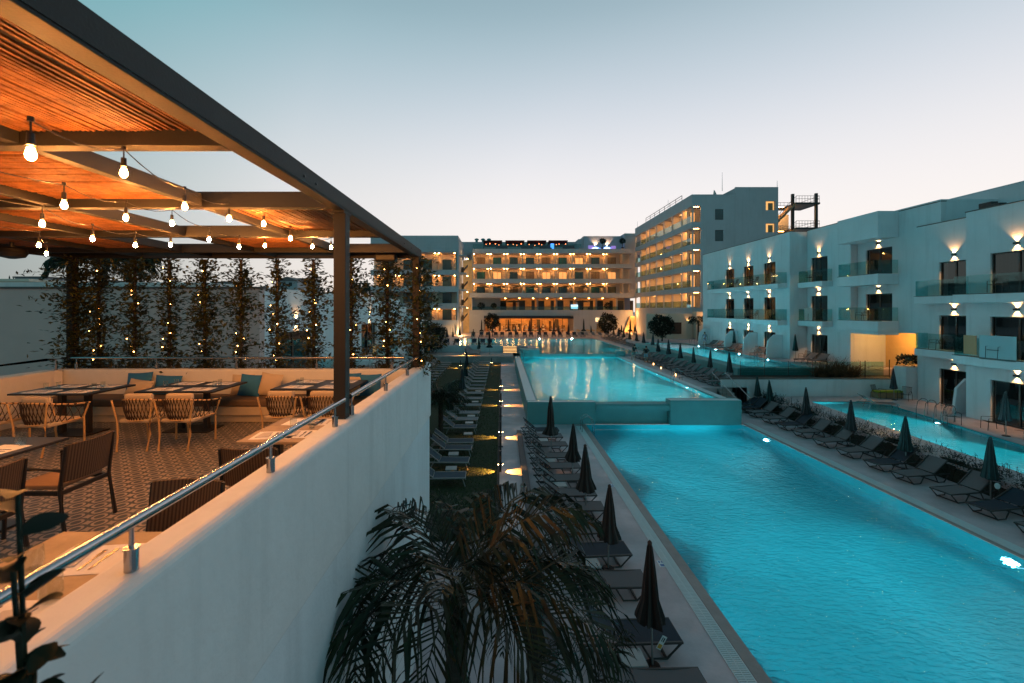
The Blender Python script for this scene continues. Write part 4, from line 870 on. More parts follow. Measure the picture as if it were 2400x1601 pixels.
# outdoor steel stair at the end of the tall wing
t = thing('outdoor_stair', 'steel outdoor staircase with railed landings beside the plain end wall', 'staircase', (41.4, 70, 2))
m = MB(); m.box(44.4, 69.6, 2, 44.75, 69.95, 24.2); m.box(48.0, 69.6, 2, 48.35, 69.95, 24.3); m.build('column', darkm, t, world=True)
for z in (15.2, 19.0, 22.8):
    m = MB(); m.box(44.8, 69.2, z-.28, 48.4, 72.5, z); m.box(41.4, 72.51, z-.28, 48.4, 73.8, z); m.build('landing', darkm, t, world=True)
    m = MB()
    for dz in (1.0, .55): m.cyl((44.8, 69.25, z+dz), (48.35, 69.25, z+dz), .03); m.cyl((48.35, 69.25, z+dz), (48.35, 73.8, z+dz), .03); m.cyl((41.4, 73.7, z+dz), (48.35, 73.7, z+dz), .03)
    for k in range(9): m.cyl((44.8+k*.44, 69.25, z), (44.8+k*.44, 69.25, z+1.0), .022)
    for k in range(12): m.cyl((41.5+k*.6, 73.7, z), (41.5+k*.6, 73.7, z+1.0), .022)
    m.build('railing', darkm, t, world=True)
    m = MB(); m.extr([(41.4, 69.3, z-3.8), (44.8, 69.3, z-.35), (44.8, 69.3, z), (41.4, 69.3, z-3.4)], (0, 1.4, 0)); m.build('stair_flight', mat('stair_underside', (.30, .2, .12), .8), t, world=True)
    m = MB(); m.cyl((41.4, 69.25, z-2.5), (44.8, 69.25, z+.95), .03)
    for k in range(8): m.cyl((41.5+k*.45, 69.25, z-3.4+k*.457), (41.5+k*.45, 69.25, z-2.4+k*.457), .02)
    m.build('railing', darkm, t, world=True)
    m = MB(); m.box(41.5, 71, z-.33, 44, 71.2, z-.29); m.build('strip_lamp', MATS['strip_lamp_glow'], t, world=True)
    point('stair_light', (45.2, 71.8, z-.9), 260, (1, .55, .2), .1, t)
m = MB(); m.box(44.5, 73.95, 2, 46.6, 82, 21.9); m.build('wall', cream_wall, t, world=True)
# low ground-floor annex beyond the raised pool
t = thing('garden_annex', 'low pale annex with a dark doorway beyond the raised side pool', 'building', (26, 67.5, 1.5)); m = MB(); m.box(21.5, 67.5, 2.16, 28.3, 67.95, 5.9); m.box(28.45, 66.5, 2.16, 34, 67.95, 6.2); m.build('wall', cream_wall, t, world=True)
m = MB(); m.box(30.2, 66.35, 2.16, 33.0, 66.49, 4.9); m.build('doorway', mat('brown_shutter', (.06, .025, .015), .7), t, world=True); m = MB(); m.box(24.7, 67.38, 2.9, 26.6, 67.49, 4.6); m.build('window', mat('brown_shutter', (.06, .025, .015), .7), t, world=True)
for x in (23.6, 27.6): spot('annex_light', (x, 67.3, 4.6), (x, 67.5, 5.8), 60, WARM2, 80, .7, .05, t)
point('annex_light', (29.5, 65.6, 5.6), 60, WARM2, .1, t)

# ---- three storey wing along the side pools
def sconce(parent, x, y, z, nx, ny, e=30., lim=None):
    n = Vector((nx, ny, 0)); p = Vector((x, y, z)); m = MB(); s = Vector((-ny, nx, 0))
    a = p + s*.12; b2 = p - s*.12; q = n*.10
    m.extr([a - Vector((0, 0, .045)), b2 - Vector((0, 0, .045)), b2 + Vector((0, 0, .045)), a + Vector((0, 0, .045))], q); m.build('wall_lamp', frame_dark, parent, world=True)
    s0 = p + n*.055; spot('lamp_light', s0 + Vector((0, 0, .055)), s0 + Vector((0, 0, 1)) - n*.035, e, WARM2, 98, .6, .012, parent)
    spot('lamp_light', s0 - Vector((0, 0, .055)), s0 - Vector((0, 0, 1)) - n*.035, e*.8, WARM2, 98, .45, .012, parent)
def door_unit(parent, X, y0, y1, z0, z1, cm=None, litm=None, nx=-1):
    m = MB(); t_ = .07; X0, X1 = X+.10, X+.18
    m.box(X0, y0, z0, X1, y0+t_, z1); m.box(X0, y1-t_, z0, X1, y1, z1); m.box(X0, y0+t_, z1-t_, X1, y1-t_, z1); m.box(X0, y0+t_, z0, X1, y1-t_, z0+t_); yc = (y0+y1)/2; m.box(X0, yc-.04, z0+t_, X1, yc+.04, z1-t_)
    w = m.build('window', frame_dark, parent, world=True)
    m = MB(); m.quad((X0+.04, y0+t_, z0+t_), (X0+.04, y1-t_, z0+t_), (X0+.04, y1-t_, z1-t_), (X0+.04, y0+t_, z1-t_)); m.build('pane', winglass, w).data.transform(Matrix.Translation(-Vector(parent.location)))
    m = MB(); m.quad((X+.55, y0-.3, z0), (X+.55, y1+.3, z0), (X+.55, y1+.3, z1+.2), (X+.55, y0-.3, z1+.2)); 
    m.build('curtain', litm or cm or curtain_y, parent, world=True)
def storey_wing(name, label, X, Ya, Yb, zbase, zroof, bays, floors, depth, bal, skipground=False):
    """bays: list of (y centre, door half width); floors: list of floor levels; bal: list of (y0, y1) balcony spans"""
    t = thing(name, label, 'building', (X, (Ya+Yb)/2, zbase)); holes = []
    for (yc, hw) in bays:
        for f in floors: holes.append((yc-hw, yc+hw, f, f+2.25))
    m = MB(); wall_holes(m, lambda a, b2, c, d: m.box(X, a, c, X+.3, b2, d), Ya, Yb, zbase, zroof, holes); m.build('front_wall', plaster2, t, world=True)
    m = MB(); m.box(X+.31, Ya, zbase, X+depth, Ya+.3, zroof-.01); m.box(X+.31, Yb-.3, zbase, X+depth, Yb, zroof-.01); m.box(X+.9, Ya+.31, zbase, X+1.0, Yb-.31, zroof-.02); m.build('side_wall', plaster2, t, world=True)
    m = MB(); m.box(X+.31, Ya+.31, zroof-.35, X+depth-.01, Yb-.31, zroof-.15); m.build('roof', plaster2, t, world=True)
    m = MB(); m.box(X-.03, Ya-.03, zroof+.002, X+.33, Yb+.03, zroof+.05); m.build('roof_edge', MATS['capping_stone'], t, world=True)
    for bi, (yc, hw) in enumerate(bays):
        for fi, f in enumerate(floors):
            door_unit(t, X, yc-hw, yc+hw, f+.005, f+2.25); sconce(t, X-.001, yc, f+2.62, -1, 0, SCE)
    for (y0, y1) in bal:
        for f in floors[1:]:
            m = MB(); m.box(X-.85, y0, f-.32, X-.002, y1, f+.12); sl = m.build('balcony', plaster2, t, world=True, bevel=.01)
            m = MB(); m.box(X-.87, y0-.02, f+.122, X-.60, y1+.02, f+.15); m.build('edge_trim', MATS['capping_stone'], t, world=True)
            m = MB(); m.box(X-.80, y0+.04, f+.151, X-.785, y1-.04, f+1.12); m.box(X-.78, y0+.04, f+.151, X-.02, y0+.055, f+1.12); m.box(X-.78, y1-.055, f+.151, X-.02, y1-.04, f+1.12); m.build('railing_glass', glass, t, world=True)
    return t
SCE = 130.
wa = storey_wing('garden_wing', 'white three storey wing with three doors per floor and curved roof corner', 25.4, 40.15, 57.5, 2.16, 13.4, [(50.7, .95), (46.9, .95), (43.2, .95)], [2.16, 5.45, 8.75], 9, [(40.5, 54.5)])
wb = storey_wing('garden_wing', 'narrow recessed bay with one door per floor and green parasol below', 26.9, 35.1, 40.1, 2.16, 13.45, [(38.6, 1.0)], [2.16, 5.45, 8.75], 8, [(37.0, 40.05)])
wd = storey_wing('garden_wing', 'deep balcony bay over the orange lit passage', 27.4, 28.4, 35.05, 5.1, 13.3, [(33.1, 1.15)], [5.45, 8.75], 8, [])
m = MB(); m.box(25.95, 31.4, 11.57, 27.39, 35.2, 13.36); m.build('roof_edge', plaster2, wd, world=True)
for f in (5.45, 8.75):
    m = MB(); m.box(25.95, 31.4, f-.45, 27.39, 35.2, f+.28); m.build('balcony', plaster2, wd, world=True, bevel=.01)
    m = MB(); m.box(25.93, 31.38, f+.282, 26.2, 35.22, f+.31); m.build('edge_trim', MATS['capping_stone'], wd, world=True)
    m = MB(); m.box(25.99, 31.45, f+.311, 26.005, 35.15, f+1.25); m.box(26.02, 31.45, f+.311, 27.38, 31.465, f+1.25); m.box(26.02, 35.13, f+.311, 27.38, 35.145, f+1.25); m.build('railing_glass', glass, wd, world=True)
m = MB(); m.box(27.41, 28.4, 4.95, 36, 35.3, 5.09); m.box(25.96, 31.41, 4.80, 27.40, 35.19, 4.99); m.build('soffit', plaster2, wd, world=True)
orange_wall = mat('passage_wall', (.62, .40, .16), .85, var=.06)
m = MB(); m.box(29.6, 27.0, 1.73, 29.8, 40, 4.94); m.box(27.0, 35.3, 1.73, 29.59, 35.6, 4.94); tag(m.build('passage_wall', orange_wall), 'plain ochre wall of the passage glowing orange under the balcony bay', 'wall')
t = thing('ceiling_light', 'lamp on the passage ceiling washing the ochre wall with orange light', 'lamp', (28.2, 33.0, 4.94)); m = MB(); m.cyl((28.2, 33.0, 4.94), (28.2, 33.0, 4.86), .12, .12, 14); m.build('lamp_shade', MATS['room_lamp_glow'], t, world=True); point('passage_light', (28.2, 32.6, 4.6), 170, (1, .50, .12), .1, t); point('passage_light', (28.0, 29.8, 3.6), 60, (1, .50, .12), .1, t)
wc = storey_wing('garden_wing', 'white three storey bay lit by stacked wall lamps behind the lower side pool', 27.3, 25.2, 29.9, .65, 11.95, [(27.45, .95)], [.65, 3.95, 7.25], 9, [(25.3, 29.2)])
wc2 = storey_wing('garden_wing', 'white protruding bay with wide doors and a towel on its balcony', 25.6, 12.0, 25.1, .65, 11.9, [(22.6, 1.25), (17.0, 1.25)], [.65, 3.95, 7.25], 10, [(13, 25.0)])
m = MB(); m.box(35.2, 31.7, 5.0, 48, 35.3, 13.5); o = m.build('rear_block', plaster2); tag(o, 'plain upper block rising behind the white bays', 'building')
m = MB(); m.box(31.0, 10, 11.0, 48, 31.6, 14.15); m.box(30.98, 9.98, 14.151, 31.2, 31.62, 14.21); tag(m.build('rear_block', plaster2), 'taller plain upper block with dark roof line at the picture edge', 'building')
m = MB(); m.box(27.42, 28.42, 13.301, 35.2, 35.0, 13.45); m.build('parapet', plaster2, wd, world=True)
for k, (x, y) in enumerate(((28.0, 26.2), (27.6, 25.4), (28.9, 25.9))):
    t = thing('roof_unit', ('tall dark cooling unit on the white bay roof', 'low wide dark cooling unit on the white bay roof', 'small pipe cluster between the roof cooling units')[k], 'cooling unit', (x, y, 11.96))
    m = MB(); m.box(-.2, -.35, 0, .2, .35, (.75, .5, .25)[k]); m.build('casing', black, t, bevel=.02); m = MB(); m.cyl((-.205, 0, .12*(3-k)), (-.23, 0, .12*(3-k)), .12*(3-k)*.8, n=12); m.build('fan', darkm, t)
# slanted partitions between the ground floor terraces
def fin(x0, y, z0, h, label):
    m = MB(); m.extr([(x0-1.45, y, z0), (x0-.002, y, z0), (x0-.002, y, z0+h), (x0-.75, y, z0+h), (x0-1.3, y, z0+h-.55), (x0-1.4, y, z0+h-1.3)], (0, .16, 0)); tag(m.build('terrace_partition', plaster2, bevel=.015), label, 'wall', 'slanted walls between room terraces')
fin(27.3, 26.0, .65, 1.95, 'slanted white partition wall below the stacked lamps of white bay'); fin(25.6, 20.0, .65, 1.95, 'slanted white partition wall at the picture edge')
for k, y in enumerate((55.5, 49.0, 45.2, 41.2)): fin(25.4, y, 2.16, 2.1, f'{ORD[3-k]} slanted white partition counted from the green parasol')
# balcony towel, railings and glass fence
m = MB(); m.box(24.75, 21.9, 4.02, 24.78, 23.6, 5.25); tag(m.build('towel', mat('towel_blue', (.35, .48, .52), .95, bump=.3)), 'pale blue towel hung over the balcony glass of protruding bay', 'towel')
m = MB(); m.box(24.75, 23.75, 4.2, 24.78, 24.4, 5.2); tag(m.build('towel', mat('towel_orange', (.45, .22, .12), .95, bump=.3)), 'small rust coloured towel beside the pale blue one', 'towel')
m = MB(); m.box(26.06, 38.2, 5.62, 26.09, 39.2, 6.7); tag(m.build('towel', mat('towel_pink', (.45, .33, .30), .95, bump=.3)), 'pinkish towel hung on the middle balcony of recessed bay', 'towel')
t = thing('glass_fence', 'low glass fence with slim posts in front of the raised pool', 'fence', (20, 33.3, 1.72)); 
for k in range(6): m = MB(); x = 17.4 + 1.75*k; m.box(x+.05, 33.2, 1.75, x+1.70, 33.215, 2.75); m.build('glass_panel', glass, t, world=True); m = MB(); m.cyl((x, 33.2, 1.72), (x, 33.2, 2.8), .02); m.build('post', darkm, t, world=True)
t = thing('rope_fence', 'thin post and rope barrier before the ochre passage', 'fence', (26, 31.8, 1.72)); 
for x, y in ((25.3, 31.7), (27.5, 32.3)): m = MB(); m.cyl((x, y, 1.72), (x, y, 3.0), .03); m.build('post', darkm, t, world=True)
m = MB(); m.tube([(25.3, 31.7, 2.5), (26.4, 32, 2.35), (27.5, 32.3, 2.55)], .012, 5); m.build('rope', black, t, world=True)
t = thing('raised_planter', 'pale planter trough with dark plants beside the ochre wall', 'planter', (27.4, 30.3, 1.8)); m = MB(); m.box(26.6, 29.95, .66, 28.6, 30.9, 2.75); m.build('trough', plaster2, t, world=True); m = MB(); leaf_mass(m, 500, (26.6, 30.0, 2.75, 28.5, 30.9, 3.4), rnd, .22); m.build('foliage', hedge_m, t, world=True)
# ---- low wing on the near side behind the vines
t = thing('neighbour_wall', 'large plain grey wall of the neighbouring building behind the vines', 'wall', (-14, 14, 0)); m = MB(); m.box(-26, 14, 0, -7.45, 14.3, 7.22); m.build('wall', mat('grey_render', (.56, .43, .40), .9, var=.08, vscale=.6, bump=.2), t, world=True); m = MB(); m.box(-26, 13.95, 7.225, -7.4, 14.35, 7.28); m.build('capping', MATS['capping_stone'], t, world=True)
m = MB(); m.box(-26, 17, 6.0, -17.9, 22, 7.62); m.box(-26, 16.95, 7.625, -17.6, 22.1, 7.72); tag(m.build('roof_annex', cream_wall), 'low pale roof annex with flat overhanging top beyond grey wall', 'building')
XL = -9.4
lw = thing('garden_wing', 'white wing with rounded walls and lit doors seen between the vines', 'building', (XL, 30, 0)); m = MB()
holes = [(19.0, 22.6, 3.3, 5.58), (30.5, 34.2, 3.3, 5.58)]
wall_holes(m, lambda a, b2, c, d: m.box(XL-.3, a, c, XL, b2, d), 14.4, 42, 0, 7.45, holes); m.box(-22, 14.4, 0, XL-.31, 14.6, 7.44); m.build('front_wall', plaster, lw, world=True)
m = MB(); m.box(-22, 14.7, 7.1, XL-.31, 42, 7.3); m.build('roof', plaster, lw, world=True); m = MB(); m.box(XL-1.2, 14.7, 0, XL-1.1, 42, 7.0); m.build('inner_wall', room_dark, lw, world=True)
for (a, b2, c, d) in holes:
    m = MB(); m.box(XL-.22, a, c, XL-.14, a+.08, d); m.box(XL-.22, b2-.08, c, XL-.14, b2, d); m.box(XL-.22, (a+b2)/2-.05, c, XL-.14, (a+b2)/2+.05, d-.09); m.box(XL-.22, a+.08, d-.08, XL-.14, b2-.08, d); m.build('window', frame_dark, lw, world=True)
    m = MB(); m.quad((XL-.18, a+.08, c), (XL-.18, b2-.08, c), (XL-.18, b2-.08, d-.08), (XL-.18, a+.08, d-.08)); m.build('pane', winglass, lw, world=True)
    sconce(lw, XL+.001, (a+b2)/2, d+.42, 1, 0, 90.)
    m = MB(); m.box(XL+.0, a-1.5, c-.3, XL+1.2, b2+2, c); m.build('balcony', plaster, lw, world=True); m = MB(); m.box(XL+1.15, a-1.4, c, XL+1.165, b2+1.9, c+1.0); m.build('railing_glass', glass, lw, world=True)
for k, (y0, zt) in enumerate(((42.2, 6.8), (47, 6.2))): m = MB(); m.box(-20, y0, 0, XL-.4+k, y0+4.5, zt); m.build('stepped_wall', plaster, lw, world=True)
# distant houses, mast and tree line beyond the wall
rd = random.Random(8)
for k, (px, w_, py, Y) in enumerate(((40, 60, 662, 130), (70, 70, 648, 150), (262, 50, 662, 160), (345, 60, 664, 170), (430, 60, 668, 180), (520, 44, 660, 190), (672, 50, 655, 150), (705, 50, 652, 170))):
    X = (px-CX)*Y/F; Z = HC - (py-HY)*Y/F; W = w_*Y/F
    t = thing('distant_house', ('low white house far away beside the roof annex', 'white flat-roofed house far behind the roof annex', 'small grey roofed house seen past the second vine', 'small pale house far away past the third vine', 'pale roofs far away between the fourth and fifth vines', 'small white house far away past the fifth vine', 'small white house far away past the seventh vine', 'flat roofed house far away near the pergola post')[k], 'house', (X, Y, 0), 0, 'distant houses')
    m = MB(); m.box(X-W/2, Y, 0, X+W/2, Y+8, Z-.5); m.build('wall', mat('far_house_wall', (.36, .38, .40), .9), t, world=True)
    m = MB()
    if k % 2: m.box(X-W/2-.4, Y-.4, Z-.48, X+W/2+.4, Y+8, Z)
    else: m.extr([(X-W/2-.3, Y-.3, Z-.48), (X+W/2+.3, Y-.3, Z-.48), (X, Y-.3, Z+.9)], (0, 8.6, 0))
    m.build('roof', mat('far_roof', (.16, .13, .13), .9), t, world=True)
    m = MB(); m.box(X-W*.2, Y-.05, Z-2.2, X-W*.05, Y-.01, Z-1.0); m.box(X+W*.1, Y-.05, Z-2.2, X+W*.25, Y-.01, Z-1.0); m.build('window', black, t, world=True)
m = MB(); tl = leaf_mat('far_tree_leaves', (.010, .018, .012), (.03, .045, .025))
for i in range(15000):
    u = rd.random(); Y = rd.uniform(185, 230); px = -260 + 1200*u; X = (px-CX)*Y/F; top = 5.4 + 10.5*(.62 + .22*math.sin(u*29) + .16*math.sin(u*83+1) + .12*math.sin(u*190)); z = 2 + top*1.05*rd.random()**.6
    m.leaf((X, Y, z), (rd.gauss(0, 1), rd.gauss(0, 1), rd.gauss(.3, 1)), (rd.gauss(0, 1), rd.gauss(0, 1), 1), rd.uniform(1.0, 2.6), 1.1)
struct(m.build('treeline', tl), 'stuff')
m = MB(); m.cyl((-160, 170, 0), (-160, 170, 27.5), .12, .08); m.box(-161, 169.9, 27.4, -159, 170.1, 27.6); tag(m.build('street_mast', darkm), 'thin lamp mast standing far beyond the flat roof annex', 'mast')
# ------------------------------------------------------------ sun loungers
taupe = mat('taupe_sling', (.15, .12, .125), .85, bump=.15, bscale=200); navy = mat('navy_sling', (.012, .020, .035), .8, bump=.15, bscale=200)
brownf = mat('brown_lounger_frame', (.045, .035, .034), .5); whitef = mat('pale_lounger_frame', (.34, .31, .31), .5); paleS = mat('pale_sling', (.24, .20, .21), .85)
greyf = mat('grey_lounger_frame', (.13, .11, .11), .5)
def lounger(frame, sling, ang, style):
    """foot end at x=0, head towards +x"""
    t = thing('sun_lounger', 'x', 'sun lounger', (0, 0, -50)); W = .33; zs = .34; hx = 1.22; BL = .78
    a = R(ang); bx, bz = hx + BL*math.cos(a), zs + BL*math.sin(a)
    m = MB()
    for s in (-1, 1): m.box(0, s*W-.02, zs-.045, 1.95 if style == 'sled' else 1.9, s*W+.02, zs)
    m.box(0.0, -W+.021, zs-.045, .04, W-.021, zs-.002); m.box(hx-.02, -W+.021, zs-.045, hx+.02, W-.021, zs-.01)
    m.build('frame', frame, t, bevel=.006)
    for s in (-1, 1):
        m = MB(); m.extr([(hx, s*W-.02, zs+.002), (bx, s*W-.02, bz), (bx-.03*math.sin(a), s*W-.02, bz+.035), (hx-.03*math.sin(a), s*W-.02, zs+.035)], (0, .04, 0)); m.build('back_rail', frame, t, bevel=.006)
    m = MB(); n = 6
    for k in range(n):
        x0, x1 = .02 + (hx-.04)*k/n, .02 + (hx-.04)*(k+1)/n; f = lambda x: zs + .006 - .022*math.sin(math.pi*x/hx)
        m.quad((x0, -W+.015, f(x0)), (x1, -W+.015, f(x1)), (x1, W-.015, f(x1)), (x0, W-.015, f(x0)))
    m.build('seat_sling', sling, t, smooth=True)
    m = MB(); d = Vector((math.cos(a), 0, math.sin(a))); nn = Vector((-math.sin(a), 0, math.cos(a)))
    for k in range(n):
        p0 = Vector((hx, 0, zs+.02)) + d*(.02 + (BL-.02)*k/n) - nn*.02*math.sin(math.pi*k/n); p1 = Vector((hx, 0, zs+.02)) + d*(.02 + (BL-.02)*(k+1)/n) - nn*.02*math.sin(math.pi*(k+1)/n); y = Vector((0, W-.022, 0))
        m.quad(p0-y, p1-y, p1+y, p0+y)
    m.build('back_sling', sling, t, smooth=True)
    if style == 'sled':
        for (xa, xb, xc, xd) in ((0.02, .30, .62, .80), (1.25, 1.40, 1.68, 1.90)):
            for s in (-1, 1):
                m = MB(); y0 = s*(W-.01); m.tube([(xa, y0, zs-.03), (xb, y0, .022), (xc, y0, .022), (xd, y0, zs-.03)], .022, 6); m.build('leg', frame, t)
            m = MB(); m.box(xb, -W+.03, .008, xb+.04, W-.03, .04); m.build('stretcher', frame, t)
    else:
        for xa, dx in ((.12, -.10), (1.45, .12)):
            for s in (-1, 1): m = MB(); m.tube([(xa, s*(W-.01), zs-.03), (xa+dx, s*(W-.01), .01)], .019, 6); m.build('leg', frame, t)
    for s in (-1, 1):
        m = MB(); p = Vector((hx, 0, zs+.02)) + d*.45; m.tube([(p.x, s*(W-.05), p.z-.02), (hx+.62, s*(W-.05), zs-.02)], .011, 5); m.build('back_prop', frame, t)
    KIDS[t.name] = list(t.children); return t
LP = {('t', 0): lounger(brownf, taupe, 38, 'sled'), ('t', 1): lounger(brownf, taupe, 27, 'sled'), ('n', 0): lounger(brownf, navy, 40, 'sled'), ('n', 1): lounger(brownf, navy, 25, 'sled'),
      ('w', 0): lounger(whitef, paleS, 36, 'leg'), ('v', 0): lounger(whitef, mat('slate_blue_sling', (.035, .06, .085), .8), 38, 'leg'), ('g', 0): lounger(greyf, taupe, 34, 'leg')}
for o in list(bpy.data.objects):
    if o.name.startswith('sun_lounger'): KIDS[o.name] = [c for c in bpy.data.objects if c.parent == o]
CN = {'t': 'taupe', 'n': 'dark navy', 'w': 'pale', 'v': 'slate blue', 'g': 'grey'}
def put_lounger(kind, var, x, y, z, rz, label, group): return place(LP[(kind, var)], USED, (x, y, z), rz, label, group)
LG = 'loungers between the path and the main pool'
rows = [(7.62, 't', 1), (8.9, 'n', 0), (10.6, 't', 0), (11.95, 'n', 0), (13.1, 't', 0), (14.5, 't', 0), (15.65, 't', 0), (17.0, 't', 0), (18.3, 't', 0), (19.6, 't', 0), (21.2, 't', 0), (22.6, 't', 0), (23.8, 'n', 0)]
for k, (y, c, v) in enumerate(rows):
    fx = 3.4 - .03*(y-9); put_lounger(c, v, fx, y, .002, math.pi + rnd.gauss(0, .02) + .05, f'{CN[c]} lounger, {ORD[k]} from the camera between path and main pool', LG)
rows = [(13.2, 't', 1), (14.6, 'n', 1), (15.84, 't', 0), (17.5, 't', 0), (18.8, 'n', 0), (20.4, 't', 0), (21.9, 't', 0), (23.5, 't', 0), (25.0, 'n', 0), (26.4, 't', 0), (27.9, 't', 0), (29.1, 'n', 0), (30.1, 'n', 1)]
for k, (y, c, v) in enumerate(rows): put_lounger(c, v, 15.1, y - .15, .002, .16 + rnd.gauss(0, .03), f'{CN[c]} lounger, {ORD[k]} from the picture edge in the row before the hedge', 'loungers in front of the low hedge')
# lawn rows
for k in range(21):
    y = [17.2, 18.9, 20.6, 21.7, 24.3, 26.0, 27.6, 29.8, 32.0, 34.0, 35.8, 37.5, 39.4, 41.2, 43, 44.8, 46.6, 48.4, 50.2, 52, 53.8][k]; c = 'v' if k < 5 or k % 7 == 4 else 'w'
    put_lounger(c, 0, -1.35, y, .008, math.pi + rnd.gauss(0, .03), f'{CN[c]} lounger, {ORD[k]} from the palms in the lawn row beside the path', 'loungers in the lawn row beside the path')
for k in range(12):
    y = 33.5 + 1.8*k; put_lounger('w' if k % 4 else 'v', 0, -5.9, y, .008, math.pi + rnd.gauss(0, .03), f'{CN["w" if k % 4 else "v"]} lounger, {ORD[k]} in the lawn row beside the terrace building', 'loungers in the inner lawn row')
# row beside the middle pool
for k in range(15):
    y = 31.7 + 1.28*k; c = 'n' if k in (9,) else 't'
    put_lounger(c, k % 2, 14.3, y, 1.255, .22 + rnd.gauss(0, .03), f'{CN[c]} lounger, {ORD[k]} from the stair in the row beside the middle pool', 'loungers beside the middle pool')
# far deck rows
for k in range(13): put_lounger('t', k % 2, 17.0, 54.5 + 1.9*k, 1.505, .2, f'taupe lounger, {ORD[k]} in the long row beside the upper pool', 'loungers beside the upper pool')
for k in range(9): put_lounger('w', 0, 14.5 + 1.25*k, 81.5, 1.505, R(90) + .25, f'pale lounger, {ORD[k]} in the row before the warm cascade', 'loungers before the cascade')
for k in range(16): put_lounger('n', 0, -5.2 + 1.32*k + (k % 2)*.15, 81.8, 1.505, R(90), f'dark lounger, {ORD[k]} in the row facing the restaurant end of the pool', 'loungers at the restaurant end of the upper pool')
for k, x in enumerate((-8.8, -7.0, -5.6, -3.1, -1.9, -.9)): put_lounger('n', 0, x - .8, 63.2, 1.505, R(90), f'dark lounger, {ORD[k]} above the lit steps beside the upper pool', 'loungers above the lit steps')
for k in range(6): put_lounger('w', 0, -2.9 + .0*k, 56.8 + .85*k, .755, math.pi-.3, f'pale lounger, {ORD[k]} on the paving before the retaining wall', 'loungers on the lower paving')
for k in range(6): put_lounger('w', 0, -10.2 + .3*k, 67 + 1.4*k, 1.505, math.pi-.35, f'pale lounger, {ORD[k]} in the distant row by the stair tower', 'loungers by the stair tower')
# upper garden terrace loungers
for k, (x, y, rz) in enumerate(((23.9, 52.5, .4), (23.9, 51, .4), (24.0, 48.6, .5), (24.0, 47.6, .5), (24.0, 46.5, .5), (24.1, 42.6, .6), (24.9, 37.4, .3), (25.3, 36.4, .4))): put_lounger('g', 0, x - .6, y, 2.155, rz, f'grey lounger, {ORD[k]} from the far end of the garden terrace', 'loungers on the garden terrace')
for k, (x, y, rz) in enumerate(((22.6, 27.0, 2.9), (23.3, 19.3, .5), (23.1, 20.4, .6))): put_lounger('g', 0, x + .8, y, .645, rz, ('grey lounger lying flat before the handrails of lower side pool', 'grey lounger at the picture edge beside a white parasol pole', 'grey lounger behind the white parasol pole')[k], 'loungers at the lower side pool')
# side tables
def side_table_proto():
    t = thing('side_table', 'x', 'side table', (0, 0, -50)); m = MB(); m.box(-.22, -.22, .27, .22, .22, .31); m.build('tabletop', mat('side_table_top', (.38, .36, .36), .5, var=.1), t, bevel=.015)
    for sx in (-1, 1):
        m = MB(); m.box(sx*.2-.018, -.2, 0, sx*.2+.018, .2, .268); m.build('leg_panel', brownf, t)
    KIDS[t.name] = [c for c in bpy.data.objects if c.parent == t]; return t
st_ = side_table_proto()
for k, (x, y, z) in enumerate(((2.36, 8.22, 0), (2.2, 11.28, 0), (2.2, 13.8, 0), (2.1, 16.35, 0), (2.0, 18.95, 0), (2.0, 21.9, 0))): place(st_, USED, (x, y, z+.003), .05, f'{ORD[k]} small side table from the camera in the pool row', 'side tables beside the main pool')
for k, (x, y, z) in enumerate(((-2.0, 18.0, 0), (-2.1, 19.8, 0), (-1.7, 23.0, 0), (-1.8, 25.2, 0), (-1.8, 26.8, 0), (-1.8, 30.9, 0), (-1.8, 34.9, 0))): place(st_, USED, (x, y, z+.01), .05, f'{ORD[k]} small side table from the palms in the lawn row', 'side tables on the lawn')
# ------------------------------------------------------------ closed parasols
def parasol_proto(col, col2, h=2.1, top=.06, rb=.2, zb=.78):
    t = thing('closed_parasol', 'x', 'parasol', (0, 0, -50)); n = 32; m = MB()
    prof = [(.035, h-.02), (.05, h-.06), (.07, h-.2), (.11, h-.55), (.15, zb+.35), (rb, zb+.06), (rb*1.03, zb)]
    rr = random.Random(int(h*100)); ph = [rr.uniform(.8, 1.15) for _ in range(n)]
    rings = []
    for (r, z) in prof:
        rings.append([m.pt((r*(1 + (.22 if k % 4 == 0 else (-.16 if k % 4 == 2 else 0))*min(1, (h-z)*1.5))*ph[k]*math.cos(2*math.pi*k/n), r*(1 + (.22 if k % 4 == 0 else (-.16 if k % 4 == 2 else 0))*min(1, (h-z)*1.5))*ph[k]*math.sin(2*math.pi*k/n), z - (.04*(k % 4 == 2) if z == zb else 0))) for k in range(n)])
    for a, b2 in zip(rings, rings[1:]):
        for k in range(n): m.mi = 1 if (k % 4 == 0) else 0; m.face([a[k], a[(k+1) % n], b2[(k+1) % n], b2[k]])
    m.mi = 0; m.face(rings[0]); m.face(rings[-1][::-1]); m.build('canopy', [col, col2], t)
    m = MB(); m.lathe([(.01, h+.05), (.04, h+.02), (.045, h-.01), (.03, h-.05)], (0, 0, 0), 10); m.build('finial', col2, t, smooth=True)
    m = MB(); m.cyl((0, 0, .03), (0, 0, zb+.2), .021, .021, 8); m.build('pole', mat('parasol_pole', (.30, .30, .30), .4, metal=.6), t)
    m = MB(); m.cyl((0, 0, 0), (0, 0, .035), .16, .14, 16); m.build('base_plate', darkm, t)
    KIDS[t.name] = [c for c in bpy.data.objects if c.parent == t]; return t
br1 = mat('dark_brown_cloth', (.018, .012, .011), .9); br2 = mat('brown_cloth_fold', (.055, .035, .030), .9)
gn1 = mat('deep_green_cloth', (.010, .026, .028), .9); gn2 = mat('green_cloth_fold', (.035, .075, .08), .9)
gy1 = mat('charcoal_cloth', (.02, .022, .026), .9); gy2 = mat('charcoal_cloth_fold', (.06, .062, .07), .9)
